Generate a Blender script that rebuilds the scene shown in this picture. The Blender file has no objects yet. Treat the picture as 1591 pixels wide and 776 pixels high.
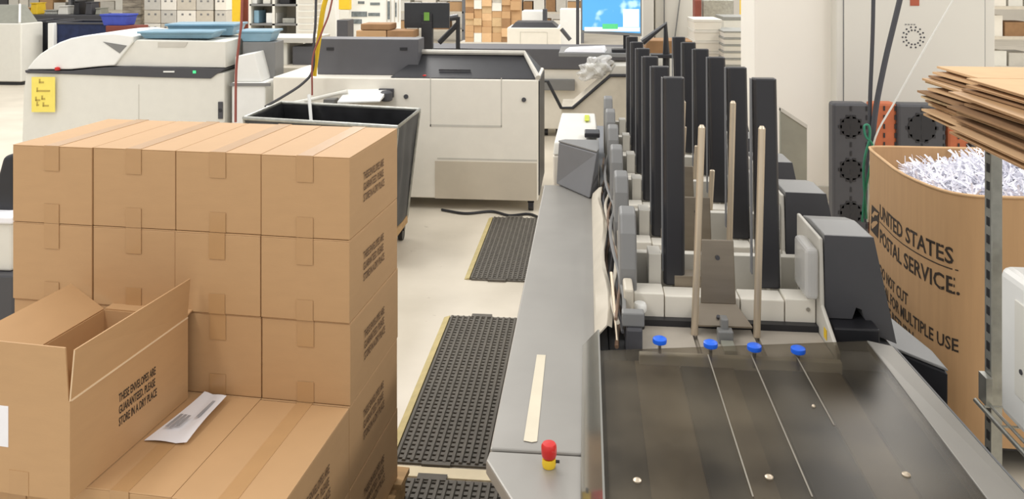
import bpy, bmesh, math, random
from mathutils import Vector, Matrix
random.seed(7)
S = bpy.context.scene
COL = S.collection
# ------------------------------------------------------------------ camera, world, lights
FPX, XC, YH, CAMH, YAW = 1250.0, 795.5, -40.0, 1.88, math.radians(5.35)
cd = bpy.data.cameras.new('camera')
cd.sensor_width = 36.0
cd.lens = FPX / 1591.0 * 36.0
cd.shift_y = (YH - 388.0) / 1591.0
cd.clip_start = 0.05
cd.clip_end = 200
cam = bpy.data.objects.new('camera', cd)
COL.objects.link(cam)
cam.location = (0, 0, CAMH)
cam.rotation_euler = (math.pi / 2, 0, YAW)
S.camera = cam

S.view_settings.view_transform = 'Standard'
S.view_settings.look = 'None'
S.view_settings.gamma = 1.0
S.view_settings.use_curve_mapping = False
S.view_settings.exposure = 0.0

w = bpy.data.worlds.new('hall_ambience')
S.world = w
w.use_nodes = True
bgn = w.node_tree.nodes['Background']
bgn.inputs[0].default_value = (1.0, 0.985, 0.965, 1)
bgn.inputs[1].default_value = 0.86


def area(name, loc, sx, sy, watts, col=(1, 0.972, 0.935)):
    l = bpy.data.lights.new(name, 'AREA')
    l.shape = 'RECTANGLE'
    l.size, l.size_y = sx, sy
    l.energy = watts
    l.color = col
    o = bpy.data.objects.new(name, l)
    o.location = loc
    COL.objects.link(o)
    return o


area('unseen_overhead_light', (-3.2, -1.5, 6.2), 0.8, 5.0, 175)  # added behind the camera to brighten the sides facing it
area('unseen_overhead_light', (-3.4, 5.5, 6.2), 0.8, 6.0, 200)
area('unseen_overhead_light', (5.0, -1.0, 6.2), 0.8, 5.0, 210)  # likewise added, front light from behind and right of the camera
area('unseen_overhead_light', (5.2, 5.5, 6.2), 0.8, 6.0, 200)
area('unseen_overhead_light', (-7.5, 8.0, 6.2), 1.0, 8.0, 190)
area('unseen_overhead_light', (-3.4, 13.0, 6.2), 1.2, 6.0, 420)
area('unseen_overhead_light', (4.0, 13.0, 6.2), 1.2, 6.0, 420)

# ------------------------------------------------------------------ pixel to place helpers
_c, _s = math.cos(YAW), math.sin(YAW)


def _ray(x, y):
    u = (x - XC) / FPX
    v = (y - YH) / FPX
    return (u * _c - _s, u * _s + _c, -v)


def pz(x, y, z):
    d = _ray(x, y)
    t = (z - CAMH) / d[2]
    return Vector((d[0] * t, d[1] * t, z))


def py(x, y, Y):
    d = _ray(x, y)
    t = Y / d[1]
    return Vector((d[0] * t, Y, CAMH + d[2] * t))


# ------------------------------------------------------------------ materials
def lin(c):
    return tuple(((v / 255) / 12.92 if v / 255 <= 0.04045 else ((v / 255 + 0.055) / 1.055) ** 2.4) for v in c)


MATS = {}


def mat(name, rgb, rough=0.6, metal=0.0, var=0.06, scale=12.0, bump=0.0, bscale=80.0, stretch=None, coat=0.0,
        alpha=1.0, trans=0.0, emis=0.0, rgb2=None, spec=0.5):
    if name in MATS:
        return MATS[name]
    m = bpy.data.materials.new(name)
    m.use_nodes = True
    nt = m.node_tree
    b = nt.nodes['Principled BSDF']
    b.inputs['Roughness'].default_value = rough
    b.inputs['Metallic'].default_value = metal
    b.inputs['Coat Weight'].default_value = coat
    b.inputs['Alpha'].default_value = alpha
    b.inputs['Transmission Weight'].default_value = trans
    b.inputs['Specular IOR Level'].default_value = spec
    col = lin(rgb)
    tc = nt.nodes.new('ShaderNodeTexCoord')
    src = tc.outputs['Object']
    if stretch:
        mp = nt.nodes.new('ShaderNodeMapping')
        mp.inputs['Scale'].default_value = stretch
        nt.links.new(src, mp.inputs[0])
        src = mp.outputs[0]
    nz = nt.nodes.new('ShaderNodeTexNoise')
    nz.inputs['Scale'].default_value = scale
    nz.inputs['Detail'].default_value = 5
    nt.links.new(src, nz.inputs['Vector'])
    rp = nt.nodes.new('ShaderNodeValToRGB')
    rp.color_ramp.elements[0].position = 0.3
    rp.color_ramp.elements[1].position = 0.7
    if rgb2:
        a, z = col, lin(rgb2)
    else:
        a = tuple(v * (1 - var) for v in col)
        z = tuple(min(1, v * (1 + var)) for v in col)
    rp.color_ramp.elements[0].color = (*a, 1)
    rp.color_ramp.elements[1].color = (*z, 1)
    nt.links.new(nz.outputs['Fac'], rp.inputs[0])
    nt.links.new(rp.outputs[0], b.inputs['Base Color'])
    if emis:
        nt.links.new(rp.outputs[0], b.inputs['Emission Color'])
        b.inputs['Emission Strength'].default_value = emis
    if bump:
        n2 = nt.nodes.new('ShaderNodeTexNoise')
        n2.inputs['Scale'].default_value = bscale
        nt.links.new(src, n2.inputs['Vector'])
        bp = nt.nodes.new('ShaderNodeBump')
        bp.inputs['Strength'].default_value = bump
        bp.inputs['Distance'].default_value = 0.004
        nt.links.new(n2.outputs['Fac'], bp.inputs['Height'])
        nt.links.new(bp.outputs[0], b.inputs['Normal'])
    MATS[name] = m
    return m


CARD = mat('cardboard', (186, 149, 107), 0.62, var=0.025, scale=9, bump=0.05, bscale=60, stretch=(1, 1, 4))
CARD_IN = mat('cardboard_inner', (200, 160, 112), 0.9, var=0.04)
CREASE = mat('crease_pale', (226, 200, 164), 0.9, var=0.05)
CARD_EDGE = mat('cardboard_edge', (196, 168, 128), 0.9, var=0.15, scale=60, stretch=(1, 1, 4))
CARD_D = mat('cardboard_dark', (150, 116, 82), 0.9, var=0.08)
CARD_L = mat('cardboard_light', (208, 172, 130), 0.85, var=0.06)
TAPE = mat('packing_tape_film', (181, 143, 100), 0.3, var=0.03, coat=0.1)
INK = mat('black_ink', (52, 42, 34), 0.8, var=0.1)
INKB = mat('box_print_ink', (98, 74, 52), 0.85, var=0.15)
PAPER = mat('paper_white', (236, 236, 240), 0.8, var=0.02)
SHRED = mat('shredded_paper', (238, 238, 246), 0.85, var=0.05, scale=30)
MASK = mat('masking_tape', (206, 197, 176), 0.8, var=0.04)
STEEL = mat('brushed_steel', (176, 174, 170), 0.36, metal=0.85, var=0.07, scale=4, stretch=(8, 1, 1))
TABLE = mat('table_steel', (154, 151, 145), 0.42, metal=0.45, var=0.05, scale=6)
STEELD = mat('warm_steel', (146, 136, 122), 0.33, metal=0.8, var=0.10, scale=5, stretch=(1, 1, 6))
ROD = mat('rod_steel', (205, 190, 168), 0.35, metal=0.6, var=0.03)
GALV = mat('galvanised_steel', (165, 165, 158), 0.4, metal=0.7, var=0.15, scale=30)
BLACKP = mat('black_plastic', (34, 34, 38), 0.42, var=0.12)
PILLAR = mat('black_guide_plastic', (40, 40, 44), 0.38, var=0.06)
CHAR = mat('charcoal_cover', (70, 70, 74), 0.5, var=0.04)
GREYC = mat('grey_cover', (124, 124, 123), 0.45, var=0.03)
MIDG = mat('mid_grey_cover', (112, 113, 116), 0.5, var=0.04)
DKGREY = mat('dark_grey_panel', (88, 88, 92), 0.5, var=0.03)
CREAM = mat('cream_panel', (230, 225, 213), 0.5, var=0.02)
OFFW = mat('off_white_panel', (220, 218, 209), 0.5, var=0.02)
WHITEP = mat('white_plastic', (232, 232, 228), 0.4, var=0.02)
WALLP = mat('cream_wall_paint', (238, 233, 223), 0.8, var=0.015, scale=2)
CAB = mat('cabinet_paint', (212, 209, 200), 0.55, var=0.015, scale=2)
LIGHTG = mat('light_grey_panel', (196, 192, 182), 0.5, var=0.05)
BEIGEM = mat('beige_metal', (200, 192, 176), 0.5, var=0.06)
BLUEK = mat('blue_knob_plastic', (34, 104, 232), 0.35, var=0.05)
BLUET = mat('pale_blue_tray', (128, 164, 184), 0.3, var=0.12, scale=5)
BLUEC = mat('blue_tub', (58, 74, 168), 0.6, var=0.1)
NAVY = mat('navy_canvas', (36, 46, 78), 0.9, var=0.25, scale=8)
CANVAS = mat('black_canvas', (66, 66, 66), 0.62, var=0.22, scale=7, bump=0.4, bscale=14)
CANVIN = mat('black_vinyl_lining', (36, 36, 38), 0.3, var=0.3, scale=8, bump=0.6, bscale=12)
RED = mat('red_plastic', (196, 34, 30), 0.35, var=0.05)
YEL = mat('yellow_plastic', (228, 190, 40), 0.5, var=0.05)
NOTE = mat('yellow_note_paper', (240, 222, 110), 0.85, var=0.03)
ORANGE = mat('orange_plastic', (178, 98, 62), 0.65, var=0.1)
RUBBER = mat('mat_rubber', (94, 89, 81), 0.75, var=0.12, scale=20)
MATEDGE = mat('mat_edge_yellow', (188, 172, 122), 0.8, var=0.1, scale=20)
CREAMST = mat('cream_floor_strip', (222, 208, 176), 0.8, var=0.05)
GREEN = mat('green_led', (70, 200, 130), 0.4, emis=0.8)
GREENW = mat('green_wire', (50, 128, 98), 0.5, var=0.1)
GREENL = mat('lime_marks', (186, 196, 50), 0.6, var=0.1)
BROWNC = mat('brown_cable', (120, 96, 78), 0.5, var=0.25, scale=20)
REDC = mat('dull_red_cord', (150, 84, 74), 0.6, var=0.1)
WOOD = mat('pallet_wood', (176, 142, 98), 0.85, var=0.18, scale=6, stretch=(1, 8, 8))
REDB = mat('dark_red_box', (120, 62, 50), 0.8, var=0.1)
GREENG = mat('grey_green_steel', (150, 150, 138), 0.4, metal=0.2, var=0.06)
DARKSCR = mat('dark_monitor', (42, 44, 48), 0.35, var=0.1)


def glass_like(name, tint, mixfac, rough):
    m = bpy.data.materials.new(name)
    m.use_nodes = True
    nt = m.node_tree
    nt.nodes.clear()
    out = nt.nodes.new('ShaderNodeOutputMaterial')
    tr = nt.nodes.new('ShaderNodeBsdfTransparent')
    tr.inputs[0].default_value = (*tint, 1)
    pb = nt.nodes.new('ShaderNodeBsdfPrincipled')
    tc = nt.nodes.new('ShaderNodeTexCoord')
    nz = nt.nodes.new('ShaderNodeTexNoise')
    nz.inputs['Scale'].default_value = 5
    nz.inputs['Detail'].default_value = 6
    nt.links.new(tc.outputs['Object'], nz.inputs['Vector'])
    rp = nt.nodes.new('ShaderNodeValToRGB')
    rp.color_ramp.elements[0].position = 0.35
    rp.color_ramp.elements[1].position = 0.7
    rp.color_ramp.elements[0].color = (0.05, 0.045, 0.038, 1)
    rp.color_ramp.elements[1].color = (0.19, 0.165, 0.125, 1)
    nt.links.new(nz.outputs['Fac'], rp.inputs[0])
    nt.links.new(rp.outputs[0], pb.inputs['Base Color'])
    pb.inputs['Roughness'].default_value = rough
    pb.inputs['Specular IOR Level'].default_value = 0.4
    mx = nt.nodes.new('ShaderNodeMixShader')
    mx.inputs[0].default_value = mixfac
    nt.links.new(tr.outputs[0], mx.inputs[1])
    nt.links.new(pb.outputs[0], mx.inputs[2])
    nt.links.new(mx.outputs[0], out.inputs[0])
    return m


SMOKE = glass_like('smoked_acrylic', (0.80, 0.77, 0.71), 0.34, 0.28)


def clear_film():
    m = bpy.data.materials.new('clear_film')
    m.use_nodes = True
    nt = m.node_tree
    nt.nodes.clear()
    out = nt.nodes.new('ShaderNodeOutputMaterial')
    tr = nt.nodes.new('ShaderNodeBsdfTransparent')
    tr.inputs[0].default_value = (0.93, 0.93, 0.92, 1)
    pb = nt.nodes.new('ShaderNodeBsdfPrincipled')
    pb.inputs['Base Color'].default_value = (0.75, 0.74, 0.72, 1)
    pb.inputs['Roughness'].default_value = 0.12
    tc = nt.nodes.new('ShaderNodeTexCoord')
    nz = nt.nodes.new('ShaderNodeTexNoise')
    nz.inputs['Scale'].default_value = 22
    bp = nt.nodes.new('ShaderNodeBump')
    bp.inputs['Strength'].default_value = 0.6
    nt.links.new(tc.outputs['Object'], nz.inputs['Vector'])
    nt.links.new(nz.outputs['Fac'], bp.inputs['Height'])
    nt.links.new(bp.outputs[0], pb.inputs['Normal'])
    mx = nt.nodes.new('ShaderNodeMixShader')
    mx.inputs[0].default_value = 0.5
    nt.links.new(tr.outputs[0], mx.inputs[1])
    nt.links.new(pb.outputs[0], mx.inputs[2])
    nt.links.new(mx.outputs[0], out.inputs[0])
    return m


FILM = clear_film()


def floor_mat():
    m = bpy.data.materials.new('sealed_concrete')
    m.use_nodes = True
    nt = m.node_tree
    b = nt.nodes['Principled BSDF']
    b.inputs['Roughness'].default_value = 0.42
    tc = nt.nodes.new('ShaderNodeTexCoord')
    n1 = nt.nodes.new('ShaderNodeTexNoise')
    n1.inputs['Scale'].default_value = 1.6
    n1.inputs['Detail'].default_value = 8
    r1 = nt.nodes.new('ShaderNodeValToRGB')
    r1.color_ramp.elements[0].position = 0.3
    r1.color_ramp.elements[1].position = 0.68
    r1.color_ramp.elements[0].color = (*lin((196, 187, 170)), 1)
    r1.color_ramp.elements[1].color = (*lin((216, 207, 190)), 1)
    n2 = nt.nodes.new('ShaderNodeTexNoise')
    n2.inputs['Scale'].default_value = 9
    n2.inputs['Detail'].default_value = 4
    n2.inputs['Distortion'].default_value = 1.5
    r2 = nt.nodes.new('ShaderNodeValToRGB')
    r2.color_ramp.elements[0].position = 0.70
    r2.color_ramp.elements[1].position = 0.76
    r2.color_ramp.elements[0].color = (1, 1, 1, 1)
    r2.color_ramp.elements[1].color = (0.62, 0.60, 0.57, 1)
    mx = nt.nodes.new('ShaderNodeMix')
    mx.data_type = 'RGBA'
    mx.blend_type = 'MULTIPLY'
    mx.inputs[0].default_value = 0.7
    nt.links.new(tc.outputs['Object'], n1.inputs['Vector'])
    nt.links.new(tc.outputs['Object'], n2.inputs['Vector'])
    nt.links.new(n1.outputs['Fac'], r1.inputs[0])
    nt.links.new(n2.outputs['Fac'], r2.inputs[0])
    nt.links.new(r1.outputs[0], mx.inputs[6])
    nt.links.new(r2.outputs[0], mx.inputs[7])
    nt.links.new(mx.outputs[2], b.inputs['Base Color'])
    return m


FLOOR = floor_mat()


# ------------------------------------------------------------------ mesh builder
class B:
    def __init__(self):
        self.bm = bmesh.new()

    def _add(self, vs, fs):
        v = [self.bm.verts.new(p) for p in vs]
        for f in fs:
            try:
                self.bm.faces.new([v[i] for i in f])
            except ValueError:
                pass
        return v

    def box(self, x0, x1, y0, y1, z0, z1, rz=0, piv=None):
        vs = [(x, y, z) for z in (z0, z1) for x, y in ((x0, y0), (x1, y0), (x1, y1), (x0, y1))]
        if rz:
            px_, py_ = piv or ((x0 + x1) / 2, (y0 + y1) / 2)
            a, b = math.cos(rz), math.sin(rz)
            vs = [(px_ + (x - px_) * a - (y - py_) * b, py_ + (x - px_) * b + (y - py_) * a, z) for x, y, z in vs]
        self._add(vs, [(3, 2, 1, 0), (4, 5, 6, 7), (0, 1, 5, 4), (1, 2, 6, 5), (2, 3, 7, 6), (3, 0, 4, 7)])
        return self

    def prism(self, pts, d):
        """pts: planar polygon of 3-D points; d: extrusion vector"""
        n = len(pts)
        d = Vector(d)
        a = [Vector(p) for p in pts]
        vs = a + [p + d for p in a]
        fs = [tuple(range(n))[::-1], tuple(range(n, 2 * n))]
        fs += [(i, (i + 1) % n, n + (i + 1) % n, n + i) for i in range(n)]
        self._add(vs, fs)
        return self

    def hull(self, lo, hi):
        n = len(lo)
        vs = list(lo) + list(hi)
        fs = [tuple(range(n))[::-1], tuple(range(n, 2 * n))]
        fs += [(i, (i + 1) % n, n + (i + 1) % n, n + i) for i in range(n)]
        self._add(vs, fs)
        return self

    def cyl(self, p0, p1, r0, r1=None, n=16, cap=True):
        p0, p1 = Vector(p0), Vector(p1)
        if r1 is None:
            r1 = r0
        ax = (p1 - p0).normalized()
        u = ax.orthogonal().normalized()
        v = ax.cross(u)
        vs = []
        for p, r in ((p0, r0), (p1, r1)):
            for i in range(n):
                t = 2 * math.pi * i / n
                vs.append(p + u * (r * math.cos(t)) + v * (r * math.sin(t)))
        fs = [(i, (i + 1) % n, n + (i + 1) % n, n + i) for i in range(n)]
        if cap:
            fs += [tuple(range(n))[::-1], tuple(range(n, 2 * n))]
        self._add(vs, fs)
        return self

    def lathe(self, c, prof, n=20):
        """prof: (r, z) pairs around vertical axis through c"""
        vs = []
        for r, z in prof:
            for i in range(n):
                t = 2 * math.pi * i / n
                vs.append((c[0] + r * math.cos(t), c[1] + r * math.sin(t), c[2] + z))
        m = len(prof)
        fs = [(k * n + i, k * n + (i + 1) % n, (k + 1) * n + (i + 1) % n, (k + 1) * n + i) for k in range(m - 1) for i in range(n)]
        fs += [tuple(range(n))[::-1], tuple(range((m - 1) * n, m * n))]
        self._add(vs, fs)
        return self

    def tube(self, pts, r, n=8, sub=6):
        P = [Vector(p) for p in pts]
        if sub > 1 and len(P) > 2:
            Q = []
            E = [P[0] * 2 - P[1]] + P + [P[-1] * 2 - P[-2]]
            for i in range(1, len(E) - 2):
                for k in range(sub):
                    t = k / sub
                    a, b, c, d = E[i - 1], E[i], E[i + 1], E[i + 2]
                    Q.append(0.5 * ((2 * b) + (c - a) * t + (2 * a - 5 * b + 4 * c - d) * t * t + (3 * b - a - 3 * c + d) * t ** 3))
            Q.append(P[-1])
            P = Q
        u = None
        vs = []
        for i, p in enumerate(P):
            t = (P[min(i + 1, len(P) - 1)] - P[max(i - 1, 0)]).normalized()
            if u is None:
                u = t.orthogonal().normalized()
            u = (u - t * u.dot(t)).normalized()
            v = t.cross(u)
            for k in range(n):
                a = 2 * math.pi * k / n
                vs.append(p + u * (r * math.cos(a)) + v * (r * math.sin(a)))
        m = len(P)
        fs = [(k * n + i, k * n + (i + 1) % n, (k + 1) * n + (i + 1) % n, (k + 1) * n + i) for k in range(m - 1) for i in range(n)]
        fs += [tuple(range(n))[::-1], tuple(range((m - 1) * n, m * n))]
        self._add(vs, fs)
        return self

    def sheet(self, grid, th=None):
        """grid: rows of points; optional thickness along the averaged normal"""
        R, C_ = len(grid), len(grid[0])
        vs = [Vector(p) for row in grid for p in row]
        fs = [(r * C_ + c, r * C_ + c + 1, (r + 1) * C_ + c + 1, (r + 1) * C_ + c) for r in range(R - 1) for c in range(C_ - 1)]
        if th:
            n0 = len(vs)
            th = Vector(th)
            vs = vs + [v + th for v in vs]
            top = [tuple(i + n0 for i in f) for f in fs]
            rim = [r * C_ for r in range(R)]
            border = [c for c in range(C_)] + [r * C_ + C_ - 1 for r in range(1, R)] + [(R - 1) * C_ + c for c in range(C_ - 2, -1, -1)] + [r * C_ for r in range(R - 2, 0, -1)]
            side = [(border[i], border[(i + 1) % len(border)], border[(i + 1) % len(border)] + n0, border[i] + n0) for i in range(len(border))]
            fs = [f[::-1] for f in fs] + top + side
        self._add(vs, fs)
        return self


WORLD_INV = {}


def build(b, name, m, parent=None, world=True, bevel=0.0, seg=2, smooth=False, label=None, fixn=True):
    bm = b.bm
    if fixn:
        bmesh.ops.recalc_face_normals(bm, faces=bm.faces)
    inv = WORLD_INV.get(parent.name) if (parent is not None and world) else None
    if inv is not None:
        bm.transform(inv)
    me = bpy.data.meshes.new(name)
    bm.to_mesh(me)
    bm.free()
    me.materials.append(m)
    o = bpy.data.objects.new(name, me)
    COL.objects.link(o)
    if parent is not None:
        o.parent = parent
        WORLD_INV[o.name] = inv if inv is not None else Matrix.Identity(4)
    if smooth:
        for p in me.polygons:
            p.use_smooth = True
        me.set_sharp_from_angle(angle=math.radians(40))
    if bevel:
        md = o.modifiers.new('edge', 'BEVEL')
        md.width = bevel
        md.segments = seg
        md.limit_method = 'ANGLE'
        md.angle_limit = math.radians(35)
    if label:
        o['label'] = label
    return o


def thing(name, loc, label, cat, group=None, rz=0):
    o = bpy.data.objects.new(name, None)
    o.empty_display_size = 0.1
    o.location = loc
    o.rotation_euler = (0, 0, rz)
    COL.objects.link(o)
    WORLD_INV[o.name] = (Matrix.Translation(Vector(loc)) @ Matrix.Rotation(rz, 4, 'Z')).inverted()
    o['label'] = label
    o['category'] = cat
    if group:
        o['group'] = group
    return o


def tag(o, label, cat, group=None, kind=None):
    o['label'] = label
    o['category'] = cat
    if group:
        o['group'] = group
    if kind:
        o['kind'] = kind
    return o


def rebase(o):
    """put a single mesh thing's origin at its base centre"""
    me = o.data
    xs = [v.co for v in me.vertices]
    c = Vector(((min(p.x for p in xs) + max(p.x for p in xs)) / 2, (min(p.y for p in xs) + max(p.y for p in xs)) / 2, min(p.z for p in xs)))
    me.transform(Matrix.Translation(-c))
    o.location = c
    return o


def solo(b, name, m, label, cat, group=None, **k):
    o = rebase(build(b, name, m, **k))
    return tag(o, label, cat, group)


def struct(o):
    o['kind'] = 'structure'
    return o


def copy_tree(o, parent=None):
    c = o.copy()
    COL.objects.link(c)
    if parent is not None:
        c.parent = parent
    for ch in [x for x in bpy.data.objects if x.parent == o]:
        copy_tree(ch, c)
    return c


def text_mesh(body, size, align='LEFT', spacing=1.0):
    cu = bpy.data.curves.new('lettering', 'FONT')
    cu.body = body
    cu.size = size
    cu.align_x = align
    cu.space_line = spacing
    cu.resolution_u = 2
    cu.offset = size * 0.016
    o = bpy.data.objects.new('lettering', cu)
    COL.objects.link(o)
    dg = bpy.context.evaluated_depsgraph_get()
    dg.update()
    me = bpy.data.meshes.new_from_object(o.evaluated_get(dg))
    bpy.data.objects.remove(o)
    bpy.data.curves.remove(cu)
    return me


def text_on(body, size, fn, name, m, parent, world=True, label=None, spacing=1.0, cuts=0):
    """fn(u, v) -> point in space"""
    me = text_mesh(body, size, spacing=spacing)
    bm = bmesh.new()
    bm.from_mesh(me)
    bpy.data.meshes.remove(me)
    if cuts:
        bmesh.ops.triangulate(bm, faces=bm.faces)
        bmesh.ops.subdivide_edges(bm, edges=[e for e in bm.edges if e.calc_length() > 0.03], cuts=cuts)
    for v in bm.verts:
        v.co = fn(v.co.x, v.co.y)
    b = B()
    b.bm.free()
    b.bm = bm
    return build(b, name, m, parent, world=world, label=label, fixn=False)


# ================================================================== THE SETTING
struct(build(B().box(-22, 16, -3, 30, -0.1, 0.0), 'floor', FLOOR))
struct(build(B().box(-22, 16, 30, 30.2, 0, 7), 'wall_back', WALLP))
struct(build(B().box(-22.2, -22, -3, 30, 0, 7), 'wall_left', WALLP))
struct(build(B().box(16, 16.2, -3, 30, 0, 7), 'wall_right', WALLP))
# broad cream pillar wall behind the machine
p0 = py(1172, 0, 6.9)
p1 = py(1298, 0, 6.9)
t = thing('structural_column', ((p0.x + p1.x) / 2, 7.2, 0), 'broad smooth cream column rising behind the black feeder guides', 'column')
build(B().box(p0.x, p1.x, 6.9, 7.5, 0, 6.9), 'shaft', WALLP, t, bevel=0.01)
build(B().box(p0.x - .02, p1.x + .02, 6.88, 7.52, 0, 0.12), 'plinth', LIGHTG, t, bevel=0.004)

# ================================================================== FLOOR MATS
def rubber_mat(x0, x1, y0, y1, label, tabs=True):
    t = thing('rubber_mat', ((x0 + x1) / 2, (y0 + y1) / 2, 0), label, 'mat', 'ribbed rubber floor mats in the aisle')
    b = B()
    n = int(round((x1 - x0) / 0.031))
    for i in range(n + 1):
        x = x0 + (x1 - x0) * i / n
        b.hull([(x - .0115, y0, .002), (x + .0115, y0, .002), (x + .0115, y1, .002), (x - .0115, y1, .002)], [(x - .005, y0, .015), (x + .005, y0, .015), (x + .005, y1, .015), (x - .005, y1, .015)])
    m = int((y1 - y0) / 0.030)
    for j in range(m + 1):
        y = y0 + (y1 - y0) * j / m
        b.box(x0, x1, y - .009, y + .009, 0.002, 0.0085)
    if tabs:
        for q in (0.30,):
            cx = x0 + (x1 - x0) * q
            b.box(cx - .055, cx + .055, y1, y1 + .035, 0.002, 0.013)
            b.box(cx - .055, cx + .055, y0 - .02, y0, 0.002, 0.013)
    build(b, 'ribbed_grid', RUBBER, t)
    build(B().box(x0, x1, y0, y1, .0004, .0018), 'backing_sheet', RUBBER, t)
    build(B().prism([(x0 - .045, y0, .001), (x0 - .012, y0, .001), (x0 - .012, y0, .013)], (0, y1 - y0, 0)), 'sloped_edge', MATEDGE, t,
          label='yellow sloped edge strip')
    return t


rubber_mat(-0.735, -0.20, 1.55, 2.93, 'nearest ribbed rubber mat, cut off by the bottom of the photo')
rubber_mat(-0.735, -0.20, 3.04, 4.35, 'long ribbed rubber mat beside the strip of tape on the steel table')
rubber_mat(-0.71, -0.18, 4.90, 6.15, 'farthest ribbed rubber mat, in front of the casters of the cream machine')
solo(B().box(-0.80, -0.20, 2.955, 3.015, 0.001, 0.006), 'floor_tape', CREAMST, 'cream strip lying across the gap between two rubber mats', 'floor tape')

# ================================================================== CARTONS
CW, CL, CH = 0.281, 0.46, 0.245
RZ = math.radians(-4.2)
STK = Vector((-0.695, 2.314, 0))   # front right corner of the tall stack
ax = Vector((math.cos(RZ), math.sin(RZ), 0))
ay = Vector((-math.sin(RZ), math.cos(RZ), 0))


def seal_tape(t, g):
    b = B()
    b.box(-.024, .024, .0, CL, CH - .0004, CH + .0006)
    b.box(-.026, .026, -.0012, .0, CH - .078, CH + .001)
    b.box(-.026, .026, CL, CL + .0012, CH - .078, CH + .001)
    b.box(-.026, .026, -.0012, .0, 0.002, .062)
    build(b, 'packing_tape', TAPE, t, world=False, label='glossy brown packing tape')


def side_print(t, z0=0.075, y0=0.115, x=None, world=False, mat_=INKB, name='printed_text', s=0.030):
    x = CW / 2 + .0012 if x is None else x
    return text_on('THESE ENVELOPES ARE\nGUARANTEED. PLEASE\nSTORE IN A DRY PLACE', s, lambda u, v: Vector((x, y0 + u * .62, z0 + .075 + v * 1.12)),
                   name, mat_, t, world=world, label='dark stamped lettering', spacing=1.0)


def carton(label):
    g = 0.0012
    t = thing('cardboard_carton', (0, 0, 0), label, 'box', 'sealed envelope cartons')
    h = CW / 2 - g
    b = B().box(-h, h, g, CL - g, 0.001, CH - .004)
    build(b, 'body', CARD, t, world=False, bevel=.002)
    for s in (-1, 1):
        x0, x1 = (0.0012, h) if s > 0 else (-h, -0.0012)
        build(B().box(x0, x1, g, CL - g, CH - .004, CH - .0006), 'top_flap', CARD, t, world=False, bevel=.0012)
    seal_tape(t, g)
    side_print(t)
    return t


proto = None
ROWN = ['top', 'second', 'third', 'fourth', 'fifth']
COLN = ['at its right end', 'second from the right', 'third from the right', 'at its left end']


def put_carton(col, tier, row, label):
    """col 0 = right; tier 0 = top; row 0 tall stack, row 1 low pile in front"""
    global proto
    if proto is None:
        proto = carton(label)
        t = proto
    else:
        t = copy_tree(proto)
    p = STK - ax * (CW * (col + .5)) - ay * (CL * row + .004 * row)
    jit = random.uniform(-.004, .004)
    p = p + ay * jit + ax * random.uniform(-.0008, .0008)
    t.location = (p.x, p.y, 1.34 - CH * (tier + 1))
    t.rotation_euler = (0, 0, RZ )
    t['label'] = label
    t['group'] = 'sealed envelope cartons'
    return t


for tier in range(3):
    for col in range(4):
        put_carton(col, tier, 0, 'taped brown carton in the %s row of the tall stack, %s' % (ROWN[tier], COLN[col]))
put_carton(0, 3, 0, 'brown carton fourth from the top at the right end of the tall stack')
put_carton(0, 4, 0, 'brown carton lowest at the right end of the tall stack, printed side in view')
for col in range(1, 4):
    for tier in (3, 4):
        put_carton(col, tier, 0, 'brown carton of the tall stack hidden behind the low front pile')
put_carton(0, 3, 1, 'brown carton with bare top at the right end of the low front pile')
put_carton(1, 3, 1, 'brown carton whose top carries the white paper slip')
put_carton(2, 3, 1, 'brown carton directly under the open carton')
put_carton(3, 3, 1, 'brown carton at the left end of the low front pile, beneath the open carton')
for col in range(4):
    put_carton(col, 4, 1, 'brown carton in the bottom layer of the low front pile')

# pallet carrying them
pc = STK - ax * (CW * 2) - ay * 0.02
t = thing('wooden_pallet', (pc.x, pc.y, 0), 'wooden pallet under the brown cartons', 'pallet', rz=RZ)
for k in range(7):
    y = -.50 + k * .157
    build(B().box(-.60, .585, y, y + .10, .094, .113), 'deck_board', WOOD, t, world=False)
for x in (-.56, -.03, .50):
    build(B().box(x, x + .07, -.50, .54, .0, .094), 'stringer', WOOD, t, world=False)

# open carton on the low pile
zt = 1.34 - 3 * CH
near = pz(93, 635, zt + CH)
far = pz(292, 493, zt + CH)
d = (far - near).normalized()
LO = 0.485
near = far - d * LO
far.z = near.z = zt
ang = math.atan2(-d.x, d.y)
t = thing('open_carton', (near.x, near.y, zt), 'open brown carton with raised flaps standing on the low pile', 'box', rz=ang)
# local frame: x to right (0 = right face), y away along the long side
W2 = .285
th = .004
b = B()
b.box(-th, 0, 0, LO, .002, CH)
b.box(-W2, -W2 + th, 0, LO, .002, CH)
b.box(-W2 + th, -th, 0, th, .002, CH)
b.box(-W2 + th, -th, LO - th, LO, .002, CH)
b.box(-W2 + th, -th, th, LO - th, .002, .002 + th)
build(b, 'body', CARD, t, world=False)


def flap(pts, nrm, name='flap', m=CARD, lab=None):
    build(B().prism(pts, Vector(nrm) * .004), name, m, t, world=False, label=lab)


flap([(0, .002, CH), (0, LO - .002, CH), (.012, LO - .006, CH + .118), (.004, .012, CH + .118)], (-1, 0, .1), lab='long right flap standing upright')
flap([(-W2 + .002, 0, CH), (-.004, 0, CH), (-.012, -.002, CH + .128), (-W2 + .008, -.002, CH + .128)], (0, 1, .02), lab='near end flap standing upright')
flap([(-W2, .002, CH), (-W2, LO - .002, CH), (-W2 - .115, LO - .002, CH + .068), (-W2 - .115, .002, CH + .068)], (.4, 0, 1), lab='long left flap folded outward')
flap([(-W2 + .004, LO, CH), (-.004, LO, CH), (-.012, LO + .105, CH + .012), (-W2 + .014, LO + .105, CH + .012)], (0, -.2, 1), lab='far end flap folded outward')
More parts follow.
